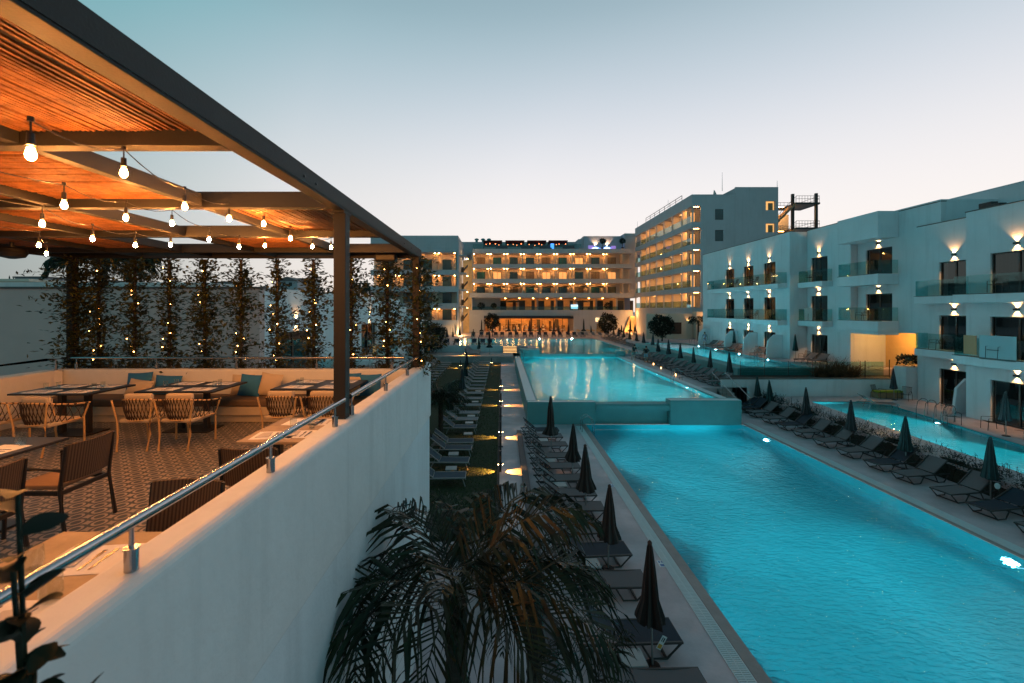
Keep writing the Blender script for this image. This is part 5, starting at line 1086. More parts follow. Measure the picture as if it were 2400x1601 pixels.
pb = parasol_proto(br1, br2, 2.12, rb=.25); pbt = parasol_proto(br1, br2, 2.62, rb=.30, zb=.9); pg = parasol_proto(gn1, gn2, 2.12, rb=.2); py = parasol_proto(gy1, gy2, 2.12, rb=.2); ptall = parasol_proto(gy1, br1, 3.1, rb=.42, zb=.9)
def put_par(p, x, y, z, label, group):
    o = place(p, USED, (x, y, z+.002), rnd.random()*6, label, group); o.rotation_euler = (rnd.gauss(0, .018), rnd.gauss(0, .018), rnd.random()*6); s_ = rnd.uniform(.94, 1.06); o.scale = (s_*rnd.uniform(.88, 1.12), s_, s_); return o
G1 = 'brown parasols between path and main pool'
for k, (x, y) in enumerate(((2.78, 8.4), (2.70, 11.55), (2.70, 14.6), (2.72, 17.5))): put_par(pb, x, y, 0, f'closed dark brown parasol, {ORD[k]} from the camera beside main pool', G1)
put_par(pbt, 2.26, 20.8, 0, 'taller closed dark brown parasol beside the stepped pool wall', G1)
G2 = 'closed parasols before the low hedge'
for k, (x, y, p, c) in enumerate(((16.75, 15.6, pg, 'green'), (16.6, 18.7, pg, 'green'), (16.75, 21.9, py, 'charcoal'), (16.85, 25.2, py, 'charcoal'), (17.1, 29.0, pg, 'green'), (17.2, 30.6, pg, 'green'))): put_par(p, x, y, 0, f'closed {c} parasol, {ORD[k]} from the picture edge in the hedge row', G2)
for k, (x, y, z, p, l) in enumerate(((25.6, 29.7, .65, py, 'closed charcoal parasol beside the planter and garden chairs'), (23.6, 21.3, .65, py, 'closed dark parasol on a white pole by the big glass door'),
        (25.0, 49.0, 2.16, gn1 and pg, 'closed parasol between the first two doors of the white wing'), (24.8, 45.6, 2.16, py, 'closed parasol between the second and third doors of white wing'), (25.7, 39.8, 2.16, pg, 'closed green parasol standing before the recessed bay'))): put_par(p, x, y, z, l, 'closed parasols on the garden terraces')
for k in range(6): put_par(pg if k == 2 else py, 16.3 + .12*k, 32.6 + 3.3*k, 1.25, f'closed {"green" if k == 2 else "charcoal"} parasol, {ORD[k]} from the stair beside the middle pool', 'parasols beside the middle pool')
for k in range(7): put_par(py, 18.2 + .1*k, 55 + 3.6*k, 1.5, f'closed charcoal parasol, {ORD[k]} in the long row beside the upper pool', 'parasols beside the upper pool')
for k in range(4): put_par(pg if k == 1 else py, 16.5 + 2.8*k, 84 + (k % 2), 1.5, f'closed {"green" if k == 1 else "charcoal"} parasol, {ORD[k]} before the warm cascade', 'parasols before the cascade')
for k, x in enumerate((-4.6, 0.5, 4.4, 9.0, 14.6)): put_par(ptall, x + .8, 85.5, 1.5, f'tall closed parasol, {ORD[k]} in front of the lit restaurant windows', 'tall parasols before the restaurant')
for k, x in enumerate((-1.7, 2.6, 6.9, 10.4, 12.2)): put_par(py, x, 83.4, 1.5, f'low closed parasol, {ORD[k]} among loungers before the restaurant', 'low parasols before the restaurant')
put_par(ptall, 24.0, 85, 1.5, 'tall closed parasol standing in front of the warm cascade', 'tall parasols before the cascade'); put_par(ptall, 19.4, 86, 1.5, 'tall closed parasol before the door with lit sign', 'tall parasols before the cascade')
for k, (x, y, p) in enumerate(((-3.4, 20.4, pb), (-3.0, 26.4, pg), (-2.9, 33.0, py), (-3.2, 39.5, pg), (-3.6, 46.5, py))): put_par(p, x, y, .005, f'closed parasol, {ORD[k]} from the palms behind the lawn lounger row', 'parasols on the lawn')
for k, (x, y, z, p) in enumerate(((-2.9, 57.6, .75, pg), (-1.6, 59.0, .75, ptall), (.2 - 3.2, 60.5, .75, pg))): put_par(p, x, y, z, ('closed green parasol on the lower paving beside pale loungers', 'tall closed parasol before the retaining wall', 'closed green parasol close to the retaining wall')[k], 'parasols on the lower paving')
for k, (x, y) in enumerate(((-9.0, 66), (-7.6, 71), (-8.2, 68.5), (-6.9, 74))): put_par(py, x, y, 1.5, f'closed charcoal parasol, {ORD[k]} in the distant row by the stair tower', 'parasols by the stair tower')
# tags tied to parasols
m = MB(); m.M = Matrix.Translation((2.86, 8.16, .62)) @ Matrix.Rotation(R(28), 4, 'Y'); m.box(-.04, -.004, -.13, .05, .0, .13); t = thing('paper_tag', 'white paper tag hanging from the parasol pole over the navy lounger', 'tag', (2.86, 8.16, .62)); m.build('card', pl_m, t, world=True)
m = MB(); m.M = Matrix.Translation((2.86, 8.16, .62)) @ Matrix.Rotation(R(28), 4, 'Y'); m.box(-.03, -.007, -.11, .04, -.0045, -.03); m.build('print', mat('tag_print', (.6, .3, .05), .6), t, world=True)
m = MB(); m.M = Matrix.Translation((2.86, 8.16, .62)) @ Matrix.Rotation(R(28), 4, 'Y'); m.box(-.02, -.007, .02, -.005, -.0045, .10); m.box(.01, -.007, .02, .03, -.0045, .10); m.build('print', black, t, world=True)
m = MB(); m.lathe([(.001, -.004), (.10, -.004), (.10, .004), (.001, .004)], (0, 0, 0), 20); o = m.build('paper_tag', pl_m, loc=(16.72, 15.36, .62)); o.rotation_euler = (R(80), 0, 0); tag(o, 'round white tag on the pole of the green parasol at picture edge', 'tag')
# open parasols on the hotel terraces
def open_par(x, y, z, r, h, label, group, colr=gy1):
    t = thing('open_parasol', label, 'parasol', (x, y, z), 0, group); m = MB(); m.lathe([(r, h-.35), (r, h-.28), (r*.5, h-.1), (.05, h), (.03, h+.1)], (0, 0, 0), 8); m.build('canopy', colr, t); m = MB(); m.cyl((0, 0, 0), (0, 0, h-.05), .04); m.build('pole', darkm, t)
for k in range(8): open_par(-4.5 + 3.577*(k + .2), Y0+1.2, 9.3, 1.1, 2.3, f'{ORD[k]} open green parasol on the third floor balconies', 'open parasols on the balconies', gn1)
for k, x in enumerate((2.6, 17.5)): open_par(x, Y0+1.4, 5.4, 2.0, 3.0, ('wide open dark parasol near the planted end of first floor terrace', 'wide open dark parasol in the middle of first floor terrace')[k], 'open parasols on the first floor terrace')
# ------------------------------------------------------------ balcony and terrace chairs
def loop_chair_proto():
    t = thing('garden_chair', 'x', 'chair', (0, 0, -50))
    for s in (-1, 1):
        m = MB(); m.tube([(s*.28, -.28, 0), (s*.29, -.25, .58), (s*.29, .18, .60), (s*.28, .32, .35), (s*.27, .34, 0)], .014, 6); m.build('side_frame', black, t)
    m = MB(); m.tube([(-.27, -.22, .40), (.27, -.22, .40)], .012, 5); m.build('rail', black, t)
    m = MB()
    for k in range(9):
        x = -.24 + .06*k; m.tube([(x, -.24, .41), (x, .16, .36), (x, .28, .50), (x, .38, .84)], .010, 4)
    m.tube([(-.26, .38, .84), (.26, .38, .84)], .014, 5); m.build('corded_seat', mat('chair_cord', (.04, .025, .02), .8), t)
    KIDS[t.name] = [c for c in bpy.data.objects if c.parent == t]; return t
gc = loop_chair_proto()
for k, (x, y, z, rz, l) in enumerate(((23.3, 23.6, .65, R(-20), 'dark corded garden chair facing pool beside the slanted partition'), (24.1, 22.4, .65, R(-110), 'dark corded garden chair turned sideways by the big glass door'),
      (25.1, 30.3, .65, R(20), 'dark garden chair by the planter under a closed parasol'), (26.2, 29.6, .65, R(-60), 'second dark garden chair by the planter under parasol'),
      (24.3, 43.6, 2.155, R(-60), 'dark garden chair by the third door of the white wing'), (25.8, 38.9, 2.155, R(-80), 'dark garden chair behind the green parasol'),
      (24.9, 22.9, 3.97+.15, R(-90), 'dark chair on the middle balcony of the protruding bay'), (24.9, 19.8, 7.42, R(-90), 'dark chair on the top balcony of the protruding bay'), (24.95, 22.9, 7.42, R(-70), 'second dark chair on the top balcony beside the door'),
      (26.6, 26.4, 7.42, R(-80), 'dark chair on the top balcony above stacked lamps'), (26.6, 27.8, 4.12, R(-100), 'dark chair on the middle balcony above stacked lamps'),
      (26.6, 32.4, 9.03, R(-90), 'pale lit chair on the top deep balcony bay'), (26.6, 33.6, 5.75, R(-90), 'dark chair on the lower deep balcony bay'),
      (26.3, 38.8, 8.9, R(-90), 'dark chair on the top balcony of recessed bay'), (26.3, 38.4, 5.6, R(-90), 'dark chair on the middle balcony of recessed bay'),
      (24.8, 44.8, 8.9, R(-90), 'chair on the top long balcony between second and third doors'), (24.8, 48.6, 8.9, R(-90), 'chair on the top long balcony between first and second doors'), (24.8, 44.8, 5.6, R(-90), 'chair on the middle long balcony between second and third doors'))):
    place(gc, USED, (x, y, z+.003), rz, l, 'corded garden chairs')
t = thing('garden_bench', 'low garden seat with glowing green cushion between two dark chairs', 'bench', (25.8, 30.4, .65)); m = MB(); m.box(-.9, -.25, .02, .9, .3, .38); m.build('seat', wood, t, bevel=.02); m = MB(); m.box(-.88, -.22, .385, .88, .28, .50); m.build('cushion', mat('lime_cushion', (.28, .36, .02), .8), t, bevel=.03)
# ------------------------------------------------------------ bollards with light lobes
def bollard(x, y, z, lit, label, e=34):
    t = thing('bollard_light', label, 'bollard', (x, y, z), 0, 'bollard lights along the lawn'); m = MB(); m.box(-.04, -.04, 0, .04, .04, .82); m.build('post', black, t, bevel=.004); m = MB(); m.box(-.05, -.05, .82, .05, .05, .85); m.build('cap', darkm, t)
    for s in (-1, 1):
        m = MB(); m.M = Matrix.Translation((s*.07, 0, .34)) @ Matrix.Rotation(s*R(-35), 4, 'Y'); m.cyl((0, 0, -.035), (0, 0, .03), .028, .028, 10); m.build('lamp_head', darkm, t)
        if lit:
            m = MB(); m.lathe([(.002, -.02), (.018, -.012), (.022, 0), (.018, .012), (.002, .02)], (s*.085, 0, .30), 8); m.build('bulb', mat('bollard_bulb', (1, .8, .5), .4, emit=(1, .62, .28), estr=60), t)
            spot('lamp_light', (x+s*.11, y, z+.29), (x+s*.50, y, z), e*8, (1, .42, .08), 70, .45, .008, t)
for k, (y, lit) in enumerate(((18.45, True), (23.3, True), (31.05, True), (35.9 + 1.2, True))): bollard(-.05, y, 0, lit, f'lit bollard, {ORD[k]} from the palms along the path edge')
for k, y in enumerate((14.9, 20.7, 26.6)): bollard(-.05, y, 0, False, f'unlit bollard, {ORD[k]} from the palms along the path edge')
for k, (x, y) in enumerate(((-4.6, 50.8), (-4.5, 56.9), (-1.2, 53.4))): bollard(x, y, 0 if y < 56 else .75, True, f'lit bollard, {ORD[k]} among the distant lawn loungers', 60)
# ------------------------------------------------------------ ladders and stair rails
def ladder(x, y, z, nx, ny, label, h=.85, group='pool ladders'):
    t = thing('pool_ladder', label, 'ladder', (x, y, z), math.atan2(ny, nx), group)
    for s in (-1, 1):
        m = MB(); pts = [(-.45, s*.25, 0), (-.45, s*.25, h*.75)] + [(-.45 + .33*(1-math.cos(a)), s*.25, h*.75 + .2*math.sin(a)) for a in (.4, .8, 1.2, 1.57)] + [(.12, s*.25, h*.78), (.2, s*.25, .3), (.2, s*.25, -.9)]
        m.tube(pts, .02, 8); m.build('handrail', steel, t, smooth=True)
    m = MB()
    for q in range(3): m.box(.16, -.24, -.25-.27*q, .24, .24, -.22-.27*q)
    m.build('step', steel, t)
ladder(4.75, 24.6, 0, 1, 0, 'curved steel ladder at the stepped wall corner of the main pool')
ladder(13.0, 34.2, 1.25, -1, 0, 'curved steel ladder on the lounger side of the middle pool')
ladder(2.2, 50.3, 1.25, 1, 0, 'steel ladder at the far corner of the middle pool')
ladder(23.55, 25.4, .65, -1, 0, 'first steel ladder with tall rails at the lower side pool', .95); 
ladder(23.4, 24.2, .65, -1, 0, 'second steel ladder beside the tall one at the lower side pool', .95)
ladder(22.95, 40.8, 2.15, -1, 0, 'steel ladder at the raised side pool near the green parasol', .9); ladder(23.15, 55.5, 2.15, -1, 0, 'steel ladder at the far end of the raised side pool', .9); ladder(6.0, 78.1, 1.5, 0, -1, 'steel rail at the restaurant end of the upper pool', .9)
t = thing('stair_railing', 'steel double stair railing leading down beside the middle pool corner', 'railing', (15.0, 30.5, 0))
for (x) in (14.6, 15.5):
    m = MB(); m.tube([(x, 31.6, 1.25), (x, 31.6, 2.2), (x+.1, 28.6, 1.0), (x+.1, 28.6, 0)], .022, 8)
    for q in range(5): yy = 31.2 - .5*q; m.cyl((x+.05, yy, 0.1), (x+.05, yy, 2.05-.2*q), .009, .009, 5)
    m.build('rail', steel, t, world=True)
m = MB()
for q in range(6): m.box(14.65, 28.9+.35*q, .003, 15.5, 31.0, .2*(q+1))
tag(m.build('deck_steps', stone2), 'short flight of stone steps under the double stair railing', 'steps')
# stone pier, dark square basket etc. behind loungers
m = MB(); m.box(16.75, 33.9, .02, 17.3, 51.4, .6); tag(m.build('planting_bed', MATS['planting_soil']), 'dark planting bed below the raised side pool wall', 'planting bed')
for k, (x, y, z) in enumerate(((17.2, 42.0, .66), (17.3, 37.2, .66))): t = thing('ground_lamp', ('small white ground lamp below the raised pool wall near its front', 'second small ground lamp below the raised pool wall')[k], 'lamp', (x, y, z)); m = MB(); m.cyl((x, y, z), (x, y, z+.12), .06, .05, 8); m.build('housing', steel, t, world=True); m = MB(); m.cyl((x, y, z+.121), (x, y, z+.15), .05, .03, 8); m.build('lens', lamp_em, t, world=True)
# low tables with warm candles among middle pool loungers
for k, (x, y) in enumerate(((14.8, 46.3), (14.5, 43.5), (14.2, 40.6), (13.9, 36.4))):
    t = thing('candle_lantern', f'{ORD[k]} small warm lantern on the deck beside the middle pool', 'lantern', (x, y, 1.252), 0, 'lanterns beside the middle pool'); m = MB(); m.box(-.07, -.07, 0, .07, .07, .02); m.box(-.07, -.07, .2, .07, .07, .22); m.build('frame', black, t); m = MB(); m.cyl((0, 0, .021), (0, 0, .16), .04, .03, 8); m.build('candle', mat('candle_glow', (1, .7, .4), .5, emit=(1, .5, .15), estr=14), t)
# ------------------------------------------------------------ palms, trees, people
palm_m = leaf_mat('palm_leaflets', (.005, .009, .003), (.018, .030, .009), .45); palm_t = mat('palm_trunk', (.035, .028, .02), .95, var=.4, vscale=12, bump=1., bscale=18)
def palm(label, x, y, z0, zc, nf, L0, seed, up_=.75, droop=1.0, lw=.02, dens=34, trunk=.12, group=None, xmin=None):
    rr = random.Random(seed); t = thing('palm_tree', label, 'palm', (x, y, z0), 0, group); m = MB(); zt = 0; k = 0
    H = zc - z0; pr = []
    for k in range(int(H*10)+1): pr.append((trunk*(1 + (.12 if k % 2 else -.04)), k*.1))
    if len(pr) > 1: m.lathe(pr, (x, y, z0), 10); m.build('trunk', palm_t, t, world=True)
    for f in range(nf):
        a = f*2.399963 + rr.gauss(0, .12); tier = f/nf; el = up_*(1.35 - 1.5*tier) + rr.gauss(0, .08); L_ = L0*rr.uniform(.85, 1.1); m = MB()
        d = Vector((math.cos(a)*math.cos(el), math.sin(a)*math.cos(el), math.sin(el))); p = Vector((x, y, zc)) + Vector((math.cos(a), math.sin(a), 0))*.05; pts = [p.copy()]; n = 14; g = droop*(.9 + .4*rr.random())
        for j in range(n):
            p = p + d*L_/n; d = (d + Vector((0, 0, -g*.13*(.3 + j/n)))).normalized()
            if xmin is not None and p.x < xmin: p.x = xmin + .02*j/n; d.x = abs(d.x)*.1
            pts.append(p.copy())
        m.tube(pts, .013*L0/1.8, 4, r_end=.003)
        N_ = int(dens*L_)
        for q in range(3, N_):
            u = q/N_; fi = u*n; i = min(int(fi), n-1); c = pts[i].lerp(pts[i+1], fi-i); dd = (pts[i+1]-pts[i]).normalized(); sd = dd.cross(Vector((0, 0, 1)));
            if sd.length < .05: sd = Vector((-math.sin(a), math.cos(a), 0))
            sd.normalize(); upv = sd.cross(dd)
            ll = L_*.47*(math.sin(math.pi*min(1, .18 + u*.85)))**.6*rr.uniform(.85, 1.1)
            for s in (-1, 1):
                e = (sd*s*.85 + dd*(.65 + .7*u) + upv*.25 + Vector((rr.gauss(0, .09), rr.gauss(0, .09), rr.gauss(0, .09)))).normalized(); p0 = c; p1 = p0 + e*ll*.5; e2 = (e + Vector((0, 0, -.55*droop - .6*rr.random()))).normalized(); p2 = p1 + e2*ll*.35; p3 = p2 + (e2 + Vector((rr.gauss(0, .1), rr.gauss(0, .1), -.7))).normalized()*ll*.4
                wv = (dd + Vector((rr.gauss(0, .25), rr.gauss(0, .25), 0)))*lw*.5*(L0/1.8)
                m.quad(p0 - wv*.5, p0 + wv*.5, p1 + wv, p1 - wv); m.quad(p1 - wv, p1 + wv, p2 + wv*.8, p2 - wv*.8); m.tri(p2 - wv*.8, p2 + wv*.8, p3)
        m.build('frond', palm_m, t, world=True)
    return t
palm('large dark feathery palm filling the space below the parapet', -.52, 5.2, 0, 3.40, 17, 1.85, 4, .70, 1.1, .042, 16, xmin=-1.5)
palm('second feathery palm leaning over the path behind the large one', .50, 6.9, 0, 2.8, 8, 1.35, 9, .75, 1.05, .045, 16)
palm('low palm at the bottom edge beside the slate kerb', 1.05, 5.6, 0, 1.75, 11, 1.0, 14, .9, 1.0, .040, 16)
palm('third feathery palm between lawn and parapet wall', -1.1, 12.0, 0, .9, 18, 1.25, 17, .8, 1.0, .028, 16)
palm('small palm standing before the lawn edge beside path', -.4, 10.4, 0, .6, 14, 1.1, 19, .9, .9, .026, 16)
palm('dark bushy palm on the lawn before the terrace corner', -3.0, 22.4, 0, 2.0, 26, 1.35, 23, .9, 1.0, .04, 26)
palm('small palm with drooping crown beside the low annex', 27.2, 63.0, 2.15, 5.0, 16, 1.4, 31, .7, 1.3, .10, 12)
palm('dark palm crown rising over the flat roof annex', -20.5, 23.5, 3.5, 9.2, 22, 2.4, 37, .6, 1.0, .08, 18)
ball_m = leaf_mat('clipped_leaves', (.004, .006, .003), (.015, .022, .010), .6)
def leaf_ball(m, c, rx, rz, n, size, rr):
    for i in range(n):
        v = Vector((rr.gauss(0, 1), rr.gauss(0, 1), rr.gauss(0, 1))).normalized(); r = rr.random()**.25*(1 + .10*math.sin(v.x*5 + v.z*4) + .07*math.sin(v.y*9 + v.x*7) + rr.gauss(0, .06))
        m.leaf((c[0] + v.x*rx*r, c[1] + v.y*rx*r, c[2] + v.z*rz*r), v + Vector((rr.gauss(0, .7), rr.gauss(0, .7), rr.gauss(0, .7))), (rr.gauss(0, 1), rr.gauss(0, 1), 1), size*rr.uniform(.6, 1.3), size*.6)
rb_ = random.Random(77)
def ball_tree(label, x, y, z0, zc, r, rz=None):
    t = thing('ball_tree', label, 'tree', (x, y, z0), 0, 'round clipped trees by the pools'); rz = rz or r; m = MB(); leaf_ball(m, (x, y, zc), r, rz, 2600, r*.17, rb_); m.build('crown', ball_m, t, world=True)
    m = MB(); m.tube([(x, y, z0), (x+.05, y, (z0+zc)/2 - r*.3), (x, y, zc)], .11, 7, r_end=.06)
    for k in range(6): a = k*1.05; m.tube([(x, y, zc-r*.8), (x+math.cos(a)*r*.5, y+math.sin(a)*r*.5, zc-r*.1)], .04, 4, r_end=.01)
    m.build('trunk', bark, t, world=True)
ball_tree('round clipped tree before the lit restaurant windows', -1.75, 84.5, 1.5, 4.35, 1.35)
ball_tree('round clipped tree between restaurant and warm cascade', 19.4, 83.0, 1.5, 4.1, 1.65)
ball_tree('largest round clipped tree beside the low annex', 22.0, 62.5, 2.15, 3.9 + .4, 1.6, 1.35)
m = MB()
t = thing('dark_shrub', 'big dark shrub mass before the hotel wing beside the corner post', 'shrub', (-9.5, 60, .75)); leaf_ball(m, (-9.8, 60, 2.9), 2.4, 2.0, 3600, .3, rb_); m.build('foliage', ball_m, t, world=True)
m = MB(); t = thing('dark_shrub', 'second dark shrub mass half hidden behind the vine columns', 'shrub', (-12, 50, 0)); leaf_ball(m, (-11.2, 50, 2.2), 2.6, 2.6, 3200, .28, rb_); m.build('foliage', ball_m, t, world=True)
m = MB(); t = thing('dark_shrub', 'low dark shrub at the corner of the lawn below vine post', 'shrub', (-7.4, 38, 0)); leaf_ball(m, (-7.2, 38, 1.0), 1.4, 1.3, 1800, .16, rb_); m.build('foliage', ball_m, t, world=True)
# wispy bush at the end of the raised pool
t = thing('wispy_bush', 'wide brown wispy bush between the raised pool and ochre wall', 'bush', (24.0, 32.6, 1.72)); m = MB(); wis = leaf_mat('wispy_stems', (.025, .018, .010), (.10, .06, .03))
for i in range(900):
    a = rb_.random()*6.28; r0 = rb_.random()**.5; x = 23.9 + 1.5*r0*math.cos(a); y = 32.5 + .55*r0*math.sin(a); h = rb_.uniform(.6, 1.5)*(1.15-r0*.5); lx = rb_.gauss(.12, .35) + .45*r0*math.cos(a)
    p0 = Vector((x, y, 1.72)); p1 = p0 + Vector((lx*.5, rb_.gauss(0, .15), h*.65)); p2 = p1 + Vector((lx, rb_.gauss(0, .2), h*.35)); w_ = Vector((.012, 0, 0)); m.quad(p0-w_, p0+w_, p1+w_, p1-w_); m.tri(p1-w_, p1+w_, p2)
    if i % 2: m.leaf(p2, (rb_.gauss(0, 1), rb_.gauss(0, 1), .6), (0, 0, 1), .12, .03)
m.build('foliage', wis, t, world=True)
for k, (x, y, z, r) in enumerate(((24.5, 31.6, 5.1, .0),)): pass
# potted plants on hotel terraces
for k, (x, z, r) in enumerate(((-4.4, 5.4, .75), (-1.7, 5.4, .55), (.3, 5.4, .55), (23.0, 5.4, .8), (21.8, 19.4, .6), (26.1, 19.4, .6))):
    t = thing('potted_tree', ('round potted tree at the stair end of first floor terrace', 'smaller round potted tree before the terrace wall', 'round potted tree before the first terrace window', 'potted tree at the lit corner of first floor terrace', 'potted shrub beside the first roof house lamp', 'potted shrub beside the blue lit roof door')[k], 'potted plant', (x, Y0+1.4, z), 0, 'potted plants on the hotel terraces')
    m = MB(); leaf_ball(m, (0, 0, 1.9), r, r*.85, 500, .22, rb_); m.build('foliage', ball_m, t); m = MB(); m.cyl((0, 0, .4), (0, 0, 1.6), .05); m.build('trunk', bark, t); m = MB(); m.cyl((0, 0, 0), (0, 0, .5), .25, .32); m.build('pot', black, t)
# ---- people
def person(label, loc, rz, pose, shirt, shorts, skin=(.30, .17, .11), hair=(.02, .012, .01), group=None, detail=True):
    t = thing('person', label, 'person', loc, rz, group)
    sk = mat('skin_%d' % int(skin[0]*100), skin, .6); hm = mat('dark_hair', hair, .8)
    if pose == 'stand': J = dict(pel=(0, 0, .93), ch=(0, .0, 1.28), nk=(0, .0, 1.48), hd=(0, .02, 1.60), lk=(-.11, .02, .5), la=(-.12, -.02, .08), rk=(.11, .05, .5), ra=(.12, .0, .08), le=(-.27, .02, 1.15), lh=(-.30, .1, .90), re=(.27, .02, 1.15), rh=(.30, .1, .90))
    elif pose == 'walk': J = dict(pel=(0, 0, .92), ch=(0, .04, 1.28), nk=(0, .07, 1.47), hd=(0, .10, 1.60), lk=(-.10, .22, .52), la=(-.11, .30, .09), rk=(.10, -.02, .48), ra=(.10, -.34, .14), le=(-.25, -.10, 1.17), lh=(-.27, .02, .95), re=(.25, .18, 1.18), rh=(.26, .34, 1.02))
    elif pose == 'carry': J = dict(pel=(0, 0, .92), ch=(0, .08, 1.27), nk=(0, .13, 1.45), hd=(0, .18, 1.57), lk=(-.12, .10, .5), la=(-.13, .0, .08), rk=(.12, -.05, .5), ra=(.13, -.16, .1), le=(-.30, .05, 1.12), lh=(-.40, .16, .86), re=(.28, .16, 1.14), rh=(.30, .34, .98))
    else: J = dict(pel=(0, 0, .50), ch=(0, .03, .84), nk=(0, .06, 1.03), hd=(0, .10, 1.16), lk=(-.12, .42, .50), la=(-.12, .42, .08), rk=(.12, .42, .50), ra=(.12, .42, .08), le=(-.25, .12, .76), lh=(-.18, .34, .76), re=(.25, .12, .76), rh=(.18, .34, .76))
    J = {k: Vector(v) for k, v in J.items()}; lh_ = J['pel'] + Vector((-.10, 0, -.04)); rh_ = J['pel'] + Vector((.10, 0, -.04)); ls = J['nk'] + Vector((-.18, 0, -.07)); rs = J['nk'] + Vector((.18, 0, -.07))
    def skinmesh(name, vs, es, rs_, mt, parent=t, lev=1):
        me = bpy.data.meshes.new(name); me.from_pydata([tuple(v) for v in vs], es, []); o = bpy.data.objects.new(name, me); C.objects.link(o); o.parent = parent; me.materials.append(mt)
        md = o.modifiers.new('skin', 'SKIN'); md.use_smooth_shade = True
        for v, r in zip(me.skin_vertices[0].data, rs_): v.radius = r if isinstance(r, tuple) else (r, r)
        me.skin_vertices[0].data[0].use_root = True
        s = o.modifiers.new('sub', 'SUBSURF'); s.levels = lev; s.render_levels = lev; return o
    vs = [J['pel'], J['ch'], J['nk'], J['hd'] - Vector((0, .0, .06)), J['hd'] + Vector((0, .01, .05)), J['hd'] + Vector((0, 0, .13)), lh_, J['lk'], J['la'], J['la'] + Vector((0, .15, -.045)), rh_, J['rk'], J['ra'], J['ra'] + Vector((0, .15, -.045)), ls, J['le'], J['lh'], J['lh'] + (J['lh']-J['le']).normalized()*.10, rs, J['re'], J['rh'], J['rh'] + (J['rh']-J['re']).normalized()*.10]
    es = [(0, 1), (1, 2), (2, 3), (3, 4), (4, 5), (0, 6), (6, 7), (7, 8), (8, 9), (0, 10), (10, 11), (11, 12), (12, 13), (2, 14), (14, 15), (15, 16), (16, 17), (2, 18), (18, 19), (19, 20), (20, 21)]
    r_ = [(.13, .10), (.14, .10), .055, .07, .085, .05, .08, .055, .038, .03, .08, .055, .038, .03, .055, .04, .03, .03, .055, .04, .03, .03]
    if not detail and pose == 'sit': pass
    skinmesh('body', vs, es, r_, sk)
    skinmesh('shirt', [J['pel'] + Vector((0, 0, .03)), J['ch'], J['nk'] + Vector((0, 0, -.04)), ls, ls.lerp(J['le'], .75), rs, rs.lerp(J['re'], .75)], [(0, 1), (1, 2), (2, 3), (3, 4), (2, 5), (5, 6)], [(.16, .125), (.18, .13), (.085, .08), .075, .062, .075, .062], shirt)
    skinmesh('shorts', [J['pel'], lh_ + Vector((0, 0, -.02)), lh_.lerp(J['lk'], .85), rh_ + Vector((0, 0, -.02)), rh_.lerp(J['rk'], .85)], [(0, 1), (1, 2), (0, 3), (3, 4)], [(.165, .13), .10, .085, .10, .085], shorts)
    m = MB(); m.lathe([(.03, .155), (.085, .12), (.10, .05), (.098, -.01), (.08, -.04)], J['hd'] + Vector((0, -.02, 0)), 12); m.build('hair', hm, t, smooth=True)
    return t
c_blk = mat('black_shirt', (.012, .012, .014), .9); c_grn = mat('grey_green_shorts', (.12, .17, .17), .9); c_blu = mat('pale_blue_shorts', (.20, .34, .42), .9); c_wht = mat('white_shirt', (.6, .55, .5), .9); c_str = mat('striped_shirt', (.35, .38, .45), .9, wave=('X', 14., (.08, .10, .16)))
x, y = P(1485, 846, 1.25); person('person in black shirt and grey shorts walking among the pool loungers', (x, y, 1.25), R(200), 'carry', c_blk, c_grn)
x, y = P(1514, 851, 1.25); person('person in dark top and pale blue shorts between the loungers', (x, y, 1.25), R(170), 'carry', c_blk, c_blu)
x, y = P(1111, 794, 1.5); person('dark silhouetted person striding along the deck before the restaurant', (x, y-3, 1.5), R(-80), 'walk', c_blk, c_blk)
person('person in striped shirt standing by the raised pool ladder', (23.9, 53.6, 2.15), R(160), 'stand', c_str, c_str)
person('dark figure standing on the first floor terrace before lit windows', (18.9, Y0+1.6, 5.4), R(180), 'stand', c_blk, c_blk); person('dark figure standing among loungers before the warm cascade', (20.8, 80.5, 1.5), R(30), 'stand', c_blk, c_blk)
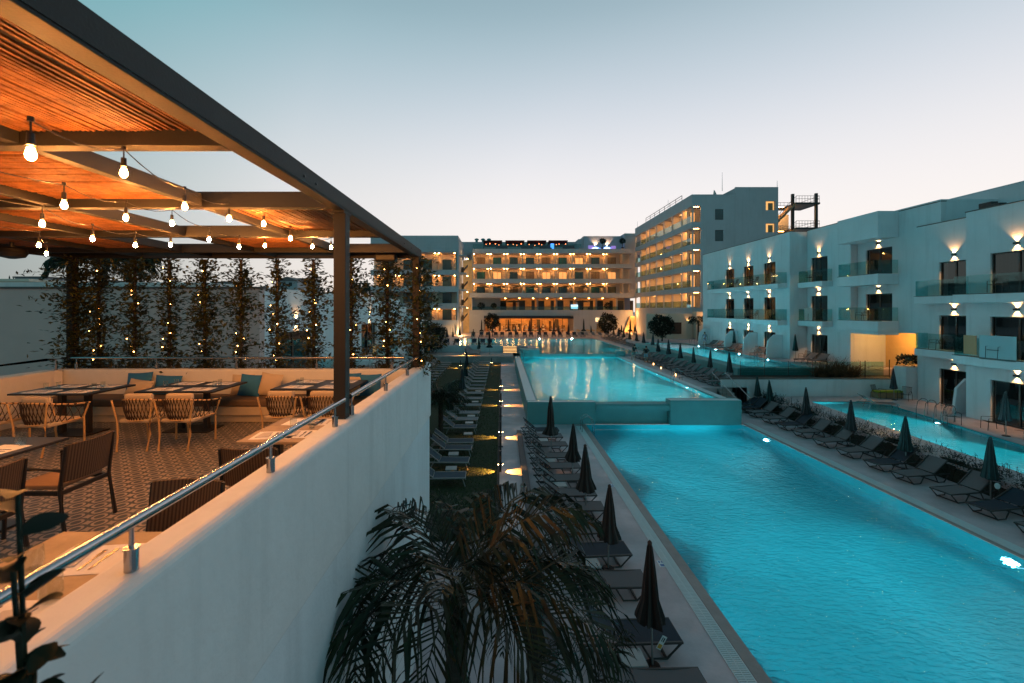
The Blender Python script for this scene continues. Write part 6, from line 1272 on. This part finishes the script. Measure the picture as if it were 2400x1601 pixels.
cols = [c_wht, mat('rust_shirt', (.3, .10, .05), .9), mat('teal_shirt', (.05, .2, .22), .9), c_blk, c_wht, mat('sand_shirt', (.5, .35, .2), .9)]
rp = random.Random(12); tcloth = mat('white_cloth', (.75, .68, .6), .8)
XT = [-1.9, .9, 3.2, 5.3, 7.3, 9.2, 11.2, 13.2]
for k in range(22):
    ti = k % 8; side = k//8
    xx = XT[ti] + (-.55, .55, .05)[side]; yy = Y0 + (1.6, 1.7, 2.6)[side] + (ti % 3)*1.1; sit = side < 2
    person(f'{("seated", "seated", "standing")[side]} restaurant guest {("left", "beyond", "behind")[0] if False else ("at the near side of", "across", "behind")[side]} the {ORD[ti]} table', (xx, yy, 1.5), R((-90, 90, 180)[side]) , 'sit' if sit else 'stand', cols[rp.randrange(6)], cols[rp.randrange(6)], group='restaurant guests', detail=False)
for k, xx in enumerate(XT):
    yy = Y0 + 1.65 + (k % 3)*1.1; t = thing('restaurant_table', f'{ORD[k]} small restaurant table with white cloth counted from the stair tower', 'table', (xx, yy, 1.5), 0, 'tables in the ground floor restaurant'); m = MB(); m.cyl((0, 0, .72), (0, 0, .75), .42, .42, 14); m.cyl((0, 0, .45), (0, 0, .719), .42, .40, 14); m.build('tablecloth', tcloth, t); m = MB(); m.cyl((0, 0, 0), (0, 0, .449), .04); m.build('leg', black, t)
# light timber dining chairs outside the restaurant
def wchair(x, y, rz, label):
    t = thing('terrace_chair', label, 'chair', (x, y, 1.502), rz, 'timber chairs outside the restaurant')
    for sx in (-.2, .2):
        for sy in (-.2, .2): m = MB(); m.box(sx-.02, sy-.02, 0, sx+.02, sy+.02, .44 if sy > 0 else .9); m.build('leg', ash, t)
    m = MB(); m.box(-.22, -.22, .441, .22, .22, .48); m.build('seat', cream_c, t); m = MB(); m.box(-.18, -.21, .6, .18, -.18, .88); m.build('backrest', ash, t)
for k in range(10): wchair(15.6 + (k % 5)*1.0, 92.0 + (k//5)*1.3, (0 if k < 5 else math.pi) + rp.gauss(0, .2), f'{ORD[k]} light timber chair outside the restaurant corner')
